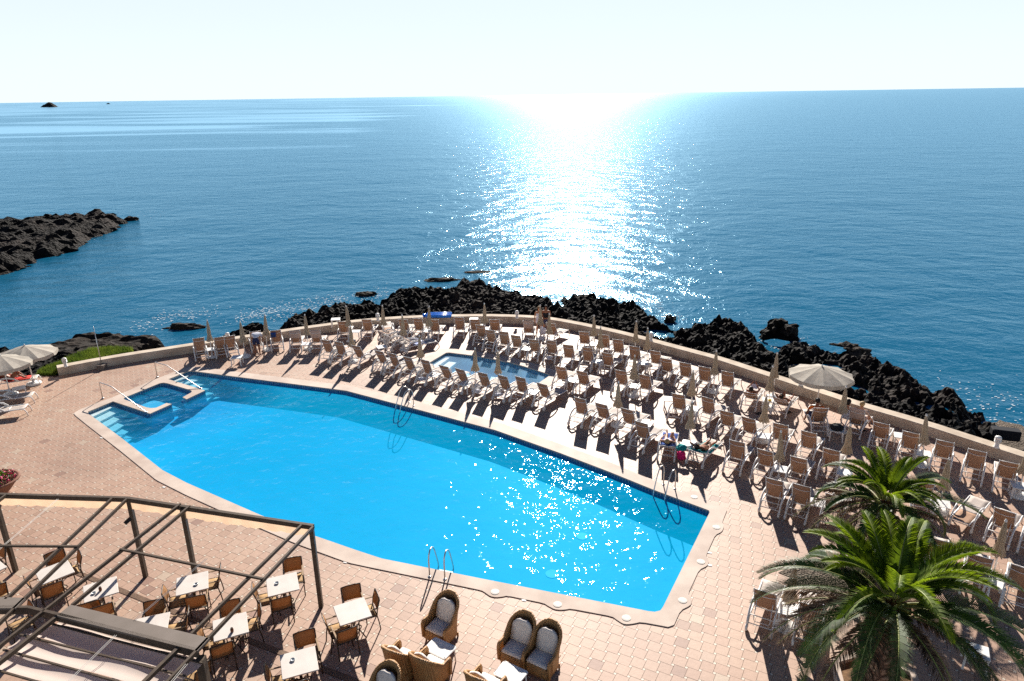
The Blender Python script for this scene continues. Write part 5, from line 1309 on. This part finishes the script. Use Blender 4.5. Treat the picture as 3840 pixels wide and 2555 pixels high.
def person(loc, rz, J, skin, hair, clothes, label, scale=1.0, fingers=True):
    """J: joints pelvis, chest, neck, head, and L/R shoulder, elbow, hand, hip, knee, foot, toe"""
    r = empty('person', loc, rz); r.scale = (scale,) * 3
    J = {k: V(v) for k, v in J.items()}; hd = (J['head'] - J['neck']).normalized(); fwd = V(J.get('face', (0, 1, 0))).normalized()
    ch = [[(J['pelvis'], (.135, .105), 'pel'), (lerp(J['pelvis'], J['chest'], .5), (.125, .095)), (J['chest'], (.155, .105), 'ch'), (lerp(J['chest'], J['neck'], .75), (.07, .07)), (J['neck'], .052, 'nk'), (J['head'] - hd * .05 + fwd * .02, (.072, .078)), (J['head'] + hd * .02, (.080, .092), 'hd'), (J['head'] + hd * .085, (.055, .062))],
          [('@', 'hd'), (J['head'] + fwd * .098 - hd * .01, .014)]]
    for s in 'LR':
        ch.append([('@', 'ch'), (J['sh' + s], .058, 'sh' + s), (lerp(J['sh' + s], J['el' + s], .5), .046), (J['el' + s], .038), (lerp(J['el' + s], J['ha' + s], .55), .034), (J['ha' + s], .024, 'w' + s)])
        d = (J['ha' + s] - J['el' + s]).normalized(); sd = d.cross(fwd); sd = sd.normalized() if sd.length > .05 else V((1, 0, 0)); nr = sd.cross(d).normalized()
        pm = J['ha' + s] + d * .055; ch.append([('@', 'w' + s), (pm, (.034, .018), 'p' + s)])
        for k, (o_, l_) in enumerate(((-.033, .062), (-.011, .078), (.011, .074), (.031, .058))):
            q = pm + sd * o_ + d * .035; ch.append([('@', 'p' + s), (q, .010), (q + d * l_ * .5 + nr * .004, .0095), (q + d * l_ + nr * .022, .008)])
        ch.append([('@', 'p' + s), (pm + sd * .045 - d * .01, .011), (pm + sd * .062 + d * .03, .009)])
        hp = lerp(J['pelvis'], J['kn' + s], .0) + (J['hp' + s] - J['pelvis'])
        ch.append([('@', 'pel'), (hp, .092), (lerp(hp, J['kn' + s], .5), .078), (J['kn' + s], .056), (lerp(J['kn' + s], J['ft' + s], .35), .056), (lerp(J['kn' + s], J['ft' + s], .9), .034), (J['ft' + s], .036), (J['toe' + s], .026)])
    skin_obj('body', ch, M[skin], r)
    if hair:
        up = hd
        mb = MB(); bm = bmesh.new(); bmesh.ops.create_icosphere(bm, subdivisions=3, radius=1)
        c = J['head'] + hd * .035 - fwd * .022; dl = [v for v in bm.verts if v.co.y > .45 and v.co.z < .35]
        bmesh.ops.delete(bm, geom=dl, context='VERTS')
        xa = fwd.cross(up).normalized()
        for v in bm.verts:
            q = v.co * (1 + .08 * noise.noise(v.co * 4)); v.co = c + xa * q.x * .098 + fwd * q.y * .108 + up * q.z * (.10 if hair[1] == 0 or q.z > 0 else .10 + hair[1])
        me = bpy.data.meshes.new('hair'); bm.to_mesh(me); bm.free(); me.materials.append(M[hair[0]]); o = bpy.data.objects.new('hair', me); COL.objects.link(o); o.parent = r
        me.polygons.foreach_set('use_smooth', [True] * len(me.polygons))
    for kind, m in clothes:
        if kind in ('shirt', 'vest', 'dress'):
            c2 = [[(lerp(J['pelvis'], J['chest'], .02), (.158, .128), 'a'), (lerp(J['pelvis'], J['chest'], .5), (.15, .118)), (J['chest'], (.175, .125), 'ch'), (lerp(J['chest'], J['neck'], .5), (.10, .09))]]
            for s in 'LR':
                if kind == 'shirt': c2.append([('@', 'ch'), (J['sh' + s], .078), (lerp(J['sh' + s], J['el' + s], .75), .066)])
                else: c2.append([('@', 'ch'), (lerp(J['chest'], J['sh' + s], .75), .07)])
            if kind == 'dress':
                for s in 'LR': c2.append([('@', 'a'), (lerp(J['hp' + s], J['kn' + s], .1), .13), (lerp(J['hp' + s], J['kn' + s], .65), .12)])
            skin_obj('shirt' if kind != 'dress' else 'dress', c2, M[m], r)
        if kind in ('shorts', 'trunks'):
            e = .72 if kind == 'shorts' else .42
            c2 = [[(lerp(J['pelvis'], J['chest'], .22), (.15, .118)), (J['pelvis'], (.155, .125), 'a')]]
            for s in 'LR': c2.append([('@', 'a'), (J['hp' + s], .112), (lerp(J['hp' + s], J['kn' + s], e), .088)])
            skin_obj('shorts', c2, M[m], r)
    tag(r, label, 'person'); return r
def stand(arms):
    J = dict(pelvis=(0, 0, .94), chest=(0, 0, 1.27), neck=(0, .0, 1.47), head=(0, .02, 1.60), shL=(-.19, 0, 1.39), shR=(.19, 0, 1.39), hpL=(-.09, 0, .90), hpR=(.09, 0, .90), knL=(-.10, .02, .50), knR=(.10, .03, .50), ftL=(-.11, 0, .06), ftR=(.12, .02, .06), toeL=(-.13, .15, .03), toeR=(.15, .16, .03))
    J.update(arms); return J
HANG = dict(elL=(-.24, -.02, 1.12), haL=(-.25, .06, .87), elR=(.24, -.02, 1.12), haR=(.25, .06, .87))
p = G(Q('D', 495, 525)); person(p, pi - .1, stand(dict(elL=(-.25, -.03, 1.12), haL=(-.10, .18, 1.04), elR=(.27, -.05, 1.13), haR=(.12, .18, 1.02))), 'tanskin', ('hairdark', 0), [('vest', 'black'), ('shorts', 'navy')], 'standing man in a black sleeveless top and dark shorts before the wall', 1.03)
p = G(Q('D', 408, 520)); person(p, pi + .15, stand(HANG), 'skin', ('hairblond', .06), [('dress', 'whitecloth')], 'standing blond woman in a white sleeveless top half behind a parasol', .98)
p = G(Q('B', 900, 785)); person(p, .15, dict(pelvis=(0, -.05, .90), chest=(0, .25, 1.08), neck=(0, .42, 1.12), head=(0, .53, 1.07), face=(0, .6, -1), shL=(-.19, .34, 1.08), shR=(.19, .34, 1.08), elL=(-.25, .42, .82), haL=(-.22, .58, .62), elR=(.25, .42, .82), haR=(.22, .58, .62), hpL=(-.09, -.05, .86), hpR=(.09, -.05, .86), knL=(-.11, .02, .48), knR=(.11, .02, .48), ftL=(-.12, -.04, .06), ftR=(.12, -.02, .06), toeL=(-.13, .1, .03), toeR=(.13, .12, .03)), 'tanskin', ('hairdark', 0), [('shirt', 'whitecloth'), ('shorts', 'navy')], 'man in a white striped shirt bending over a lounger with a purple towel', 1.02)
def on_lounger(key, bk, knees, arms=None, lift=.0):
    """joints in lounger coordinates; bk = back angle"""
    ca, sa = cos(bk), sin(bk); P0 = V((0, .78, .47 + lift))
    def B(t, x=0, o=0): return V((x, P0.y - t * ca + o * sa, P0.z + t * sa + o * ca))
    J = dict(pelvis=P0, chest=B(.34), neck=B(.54), head=B(.67, 0, .03), shL=B(.45, -.19), shR=B(.45, .19), hpL=P0 + V((-.09, .04, 0)), hpR=P0 + V((.09, .04, 0)), face=(0, sa, ca))
    for s, x in (('L', -1), ('R', 1)):
        kh = knees[0 if s == 'L' else 1]
        J['kn' + s] = V((x * .12, 1.18 - kh * .15, .45 + kh * .35)); J['ft' + s] = V((x * .13, 1.60 - kh * .32, .43)); J['toe' + s] = V((x * .15, 1.66 - kh * .3, .54 - kh * .1))
        J['el' + s] = B(.20, x * .30, .02); J['ha' + s] = B(.04, x * .20, .16)
    if arms: J.update(arms(B))
    return J
def lie(key, bk, knees, skin, hair, clothes, label, arms=None):
    o, c, rz = LOUNGERS[key]; return person(o.location, rz, on_lounger(key, bk, knees, arms), skin, hair, clothes, label)
lie('sb1', radians(24), (0, .75), 'skin', ('hairblond', .03), [('trunks', 'bluewhite'), ('vest', 'whitecloth')], 'sunbather in white lying on a dark blue towel, one knee raised')
lie('sb2', radians(24), (0, .1), 'tanskin', ('hairdark', 0), [('trunks', 'olive')], 'sunbathing man in olive shorts stretched out bare-chested', lambda B: dict(elL=B(.62, -.34, .1), haL=B(.72, -.12, .06)))
lie('rd1', radians(40), (.8, .2), 'tanskin', ('hairdark', 0), [('trunks', 'navy')], 'man reading white papers on a lounger in blue shorts', lambda B: dict(elL=B(.22, -.26, .18), haL=B(.32, -.1, .38), elR=B(.22, .26, .18), haR=B(.32, .12, .38)))
lie('rd2', radians(36), (.9, .0), 'tanskin', ('hairdark', .02), [('trunks', 'redcloth')], 'person reclining with one knee up behind a beige towel', lambda B: dict(elL=B(.6, -.3, .1), haL=B(.74, -.1, .04)))
lie('al1', radians(36), (.9, .6), 'tanskin', ('hairdark', 0), [('trunks', 'redcloth')], 'reader with raised knees on a lounger under the left parasols', lambda B: dict(elL=B(.22, -.26, .18), haL=B(.3, -.1, .4), elR=B(.22, .26, .18), haR=B(.3, .12, .4)))
SIT = dict(pelvis=(0, .95, .46), chest=(0, .92, .80), neck=(0, .95, 1.0), head=(.0, .98, 1.13), shL=(-.2, .93, .92), shR=(.2, .93, .92), elL=(-.3, 1.05, .68), haL=(-.24, 1.25, .6), elR=(.34, .98, .66), haR=(.42, 1.1, .48), hpL=(-.1, 1.0, .46), hpR=(.1, 1.0, .46), knL=(-.2, 1.4, .5), knR=(.2, 1.4, .5), ftL=(-.3, 1.42, .08), ftR=(.3, 1.42, .08), toeL=(-.33, 1.56, .04), toeR=(.33, 1.56, .04))
o, c, rz = LOUNGERS['org']; person(o.location, rz, SIT, 'tanskin', ('hairdark', 0), [('shirt', 'orangecloth'), ('shorts', 'navy')], 'man in an orange shirt sitting on a lounger beside the black bag')
o, c, rz = LOUNGERS['tow']
person(o.location, rz, {k: V(v) + V((.02, .0, 0)) for k, v in SIT.items()}, 'skin', ('hairblond', .02), [('shirt', 'beigetowel'), ('shorts', 'beigetowel')], 'person with short fair hair sitting behind the towel-covered back at the wall')
person(o.location, rz, {k: V(v) + V((-.48, -.05, -.02)) for k, v in SIT.items()}, 'skin', ('hairdark', .05), [('vest', 'whitecloth'), ('trunks', 'whitecloth')], 'dark haired person in pale clothes sitting beside the fair haired one')

# ---- towels, bags, papers and other loose things
def local(key, p): 
    o, c, rz = LOUNGERS[key]; return o.matrix_basis @ V(p) if 0 else V(o.location) + Matrix.Rotation(rz, 3, 'Z') @ V(p)
def cloth(name, key, rows, m, label, cat='towel', th=.012):
    o, c, rz = LOUNGERS[key]; t = MB().sheet(rows, th).build(name, M[m], None, True); place(t, o.location, rz); tag(t, label, cat); return t
def drape(ang, x0, x1, t0, t1, seat=.0):
    ca, sa = cos(ang), sin(ang); rows = []
    for t, off in [(t0, .03), ((t0 + t1) / 2, .03), (t1, .03), (1.03, .0), (1.0, -.045), (.86, -.07)]:
        rows.append([(x, .68 - t * .78 * ca + off * sa, .355 + t * .78 * sa + off * ca) for x in (x1, (x0 + x1) / 2 + .02, x0)])
    return rows
cloth('beach_towel', ('wall row left of the blue mattress', 4), drape(radians(60), -.27, 0, .5, 1.0), 'bluetowel', 'blue towel hung over the backrest right of the bending man')
def flat_towel(key, m, label, y0=.75, y1=1.6, w=.27, bk=None):
    rows = []
    for k in range(7):
        y = y0 + (y1 - y0) * k / 6; rows.append([(x, y, .375 + .012 * sin(k * 2 + x * 9)) for x in (-w, -.1, .1, w)])
    if bk is not None:
        ca, sa = cos(bk), sin(bk); pre = [[(x, .68 - t * .78 * ca, .375 + t * .78 * sa + .01) for x in (-w, -.1, .1, w)] for t in (1.0, .6, .25)]; rows = pre + rows
    cloth('beach_towel', key, rows, m, label)
flat_towel('cross2', 'bluewhite', 'crumpled blue and white towel on the crosswise lounger', .5, 1.2, .3)
flat_towel(('wall row left of the blue mattress', 3), 'purple', 'purple towel being spread under the bending man', .7, 1.5, .3)
flat_towel('sb1', 'bluetowel', 'dark blue towel under the sunbather in white', .72, 1.7, .29, radians(25))
flat_towel('sb2', 'teal', 'green and blue striped towel under the man in olive shorts', .72, 1.5, .29, radians(25))
flat_towel('al1', 'redcloth', 'red towel under the reader at the left edge', .72, 1.6, .28, radians(36))
def prop(name, px, z, r3, m, label, cat, seed=1, reg=None):
    p = G(Q(reg, *px), z); o = blob(name, p, r3, M[m], seed, None, 3, .3); tag(o, label, cat)
prop('beach_bag', (1530, 870), .12, (.17, .15, .22), 'pink', 'bright pink bag on the tiles between the two poolside sunbathers', 'bag', 3, 'G')
prop('teal_bundle', (1535, 770), .50, (.19, .17, .12), 'teal', 'turquoise bundle on the table beside the pink bag', 'bundle', 5, 'G')  # plain teal blob standing for a stuffed bag
prop('shoulder_bag', (2150, 1355), .58, (.24, .18, .15), 'black', 'large black bag slumped on a white table beside the orange shirt', 'bag', 7, 'E')
prop('white_bag', (455, 478), .30, (.2, .16, .26), 'whitecloth', 'white bag standing before the couple at the wall', 'bag', 9, 'D')
prop('rolled_towel', (955, 1080), .18, (.26, .12, .08), 'whitecloth', 'white rolled towel under the seventh lounger between the pools', 'towel', 11, 'C')
prop('rolled_towel', (1640, 1235), .12, (.24, .14, .09), 'whitecloth', 'white rolled towel under the tenth lounger between the pools', 'towel', 12, 'C')
prop('rolled_towel', (1915, 1280), .15, (.22, .12, .07), 'whitecloth', 'white rolled towel under the eleventh lounger between the pools', 'towel', 13, 'C')
prop('rolled_towel', (540, 810), .2, (.2, .12, .07), 'whitecloth', 'pale rolled towel under a lounger directly behind the small pool', 'towel', 14, 'D')
def flipflops(reg, x, y, label):
    p = G(Q(reg, x, y)); r = empty('sandals', p, .4)
    for sx in (-.07, .07):
        mb = MB(); mb.lathe([(0, 0), (.05, 0), (.052, .012), (0, .014)], 12, (sx, 0, 0), 1, 2.5); mb.build('sole', M['black'], r, True)
        MB().tube([(sx - .045, -.02, .012), (sx, .05, .05), (sx + .045, -.02, .012)], .007, 5).build('strap', M['black'], r, True)
    tag(r, label, 'sandals')
flipflops('E', 1165, 1185, 'dark sandals on the tiles below the reading man'); flipflops('E', 1540, 1170, 'dark sandals right of the beige towel lounger'); flipflops('F', 320, 725, 'dark sandals right of the towel-draped lounger at the wall')
def paper(key, pt, label):
    p = local(key, pt); o, c, rz = LOUNGERS[key]; r = MB().add([(-.15, 0, 0), (0, .03, -.01), (0, .16, .16), (-.15, .13, .18), (.15, 0, 0), (.15, .13, .18)], [(0, 1, 2, 3), (1, 4, 5, 2)]).build('reading_sheet', M['paper']); place(r, p, rz); tag(r, label, 'paper')
paper('rd1', (0.02, .72, .78), 'open white papers held up by the reading man'); paper('al1', (0, .74, .78), 'open bluish book held by the reader at the left edge')
p = G(Q('E', 1300, 1022), .45); mb = MB(); mb.lathe([(0, 0), (.06, 0), (.08, .05), (.07, .07), (0, .07)], 14); o = mb.build('bowl', M['yellow'], None, True); place(o, p); tag(o, 'small yellow bowl on the white drinks table', 'bowl')
p = G(Q('G', 1660, 735), .45); o = MB().box((0, 0, .008), (.26, .2, .012)).build('magazine', M['paper']); place(o, p, .2); tag(o, 'pale magazine on the table between the poolside sunbathers', 'magazine')
# low block on the pebble beach
p = G(Q('F', 2110, 800), -2.4); r_ = MB(); r_.box((0, 0, .35), (1.15, .5, .5), .0, .04); o = r_.build('stone_block', M['black']); place(o, (p.x, p.y, SEA + .4), -.35); tag(o, 'dark rectangular block lying on the pebble beach', 'stone block')

# gravel patch beside the palms
mb = MB(); c = G((3075, 2165)); mb.add([(c.x + (1.0 + .15 * sin(3 * k)) * cos(k * pi / 12), c.y + .85 * sin(k * pi / 12), .008) for k in range(24)], [tuple(range(24))])
struct(mb.build('gravel', M['pebble']))

# surf along the shore
rnd = random.Random(11); mb = MB()
for px, n, sp in [([(1060, 1200), (1120, 1165), (1190, 1135), (1280, 1125), (1400, 1118), (1430, 1092)], 260, 1.2), ([(925, 1195), (985, 1175), (1060, 1150)], 120, .8), ([(2100, 1130), (2250, 1085), (2440, 1135), (2500, 1205)], 160, .9), ([(2850, 1265), (2900, 1295), (2950, 1265)], 90, .7), ([(3640, 1470), (3740, 1530), (3830, 1560)], 70, 1.6), ([(300, 905), (200, 940), (90, 985)], 50, .8), ([(480, 800), (560, 795), (600, 815)], 30, 1.5), ([(500, 1240), (620, 1190), (700, 1170), (760, 1185)], 120, 1.0)]:
    pl = [G(p, SEA) for p in px]
    for k in range(n * 2):
        f = rnd.random() * (len(pl) - 1); i = int(f); c = pl[i].lerp(pl[i + 1], f - i) + V((rnd.gauss(0, sp), rnd.gauss(0, sp), .02 + rnd.random() * .02)); r0 = rnd.uniform(.015, .06); a0 = rnd.uniform(0, 6)
        mb.add([c + V((cos(a0 + j * .9) * r0 * rnd.uniform(.7, 2.2), sin(a0 + j * .9) * r0 * rnd.uniform(.4, .9), 0)) for j in range(7)], [tuple(range(7))])
M['foam'] = mat('sea_foam', (.75, .78, .8), (.5, .6, .65), 9, .9)
tag(mb.build('surf_foam', M['foam']), None, None, None, 'stuff')
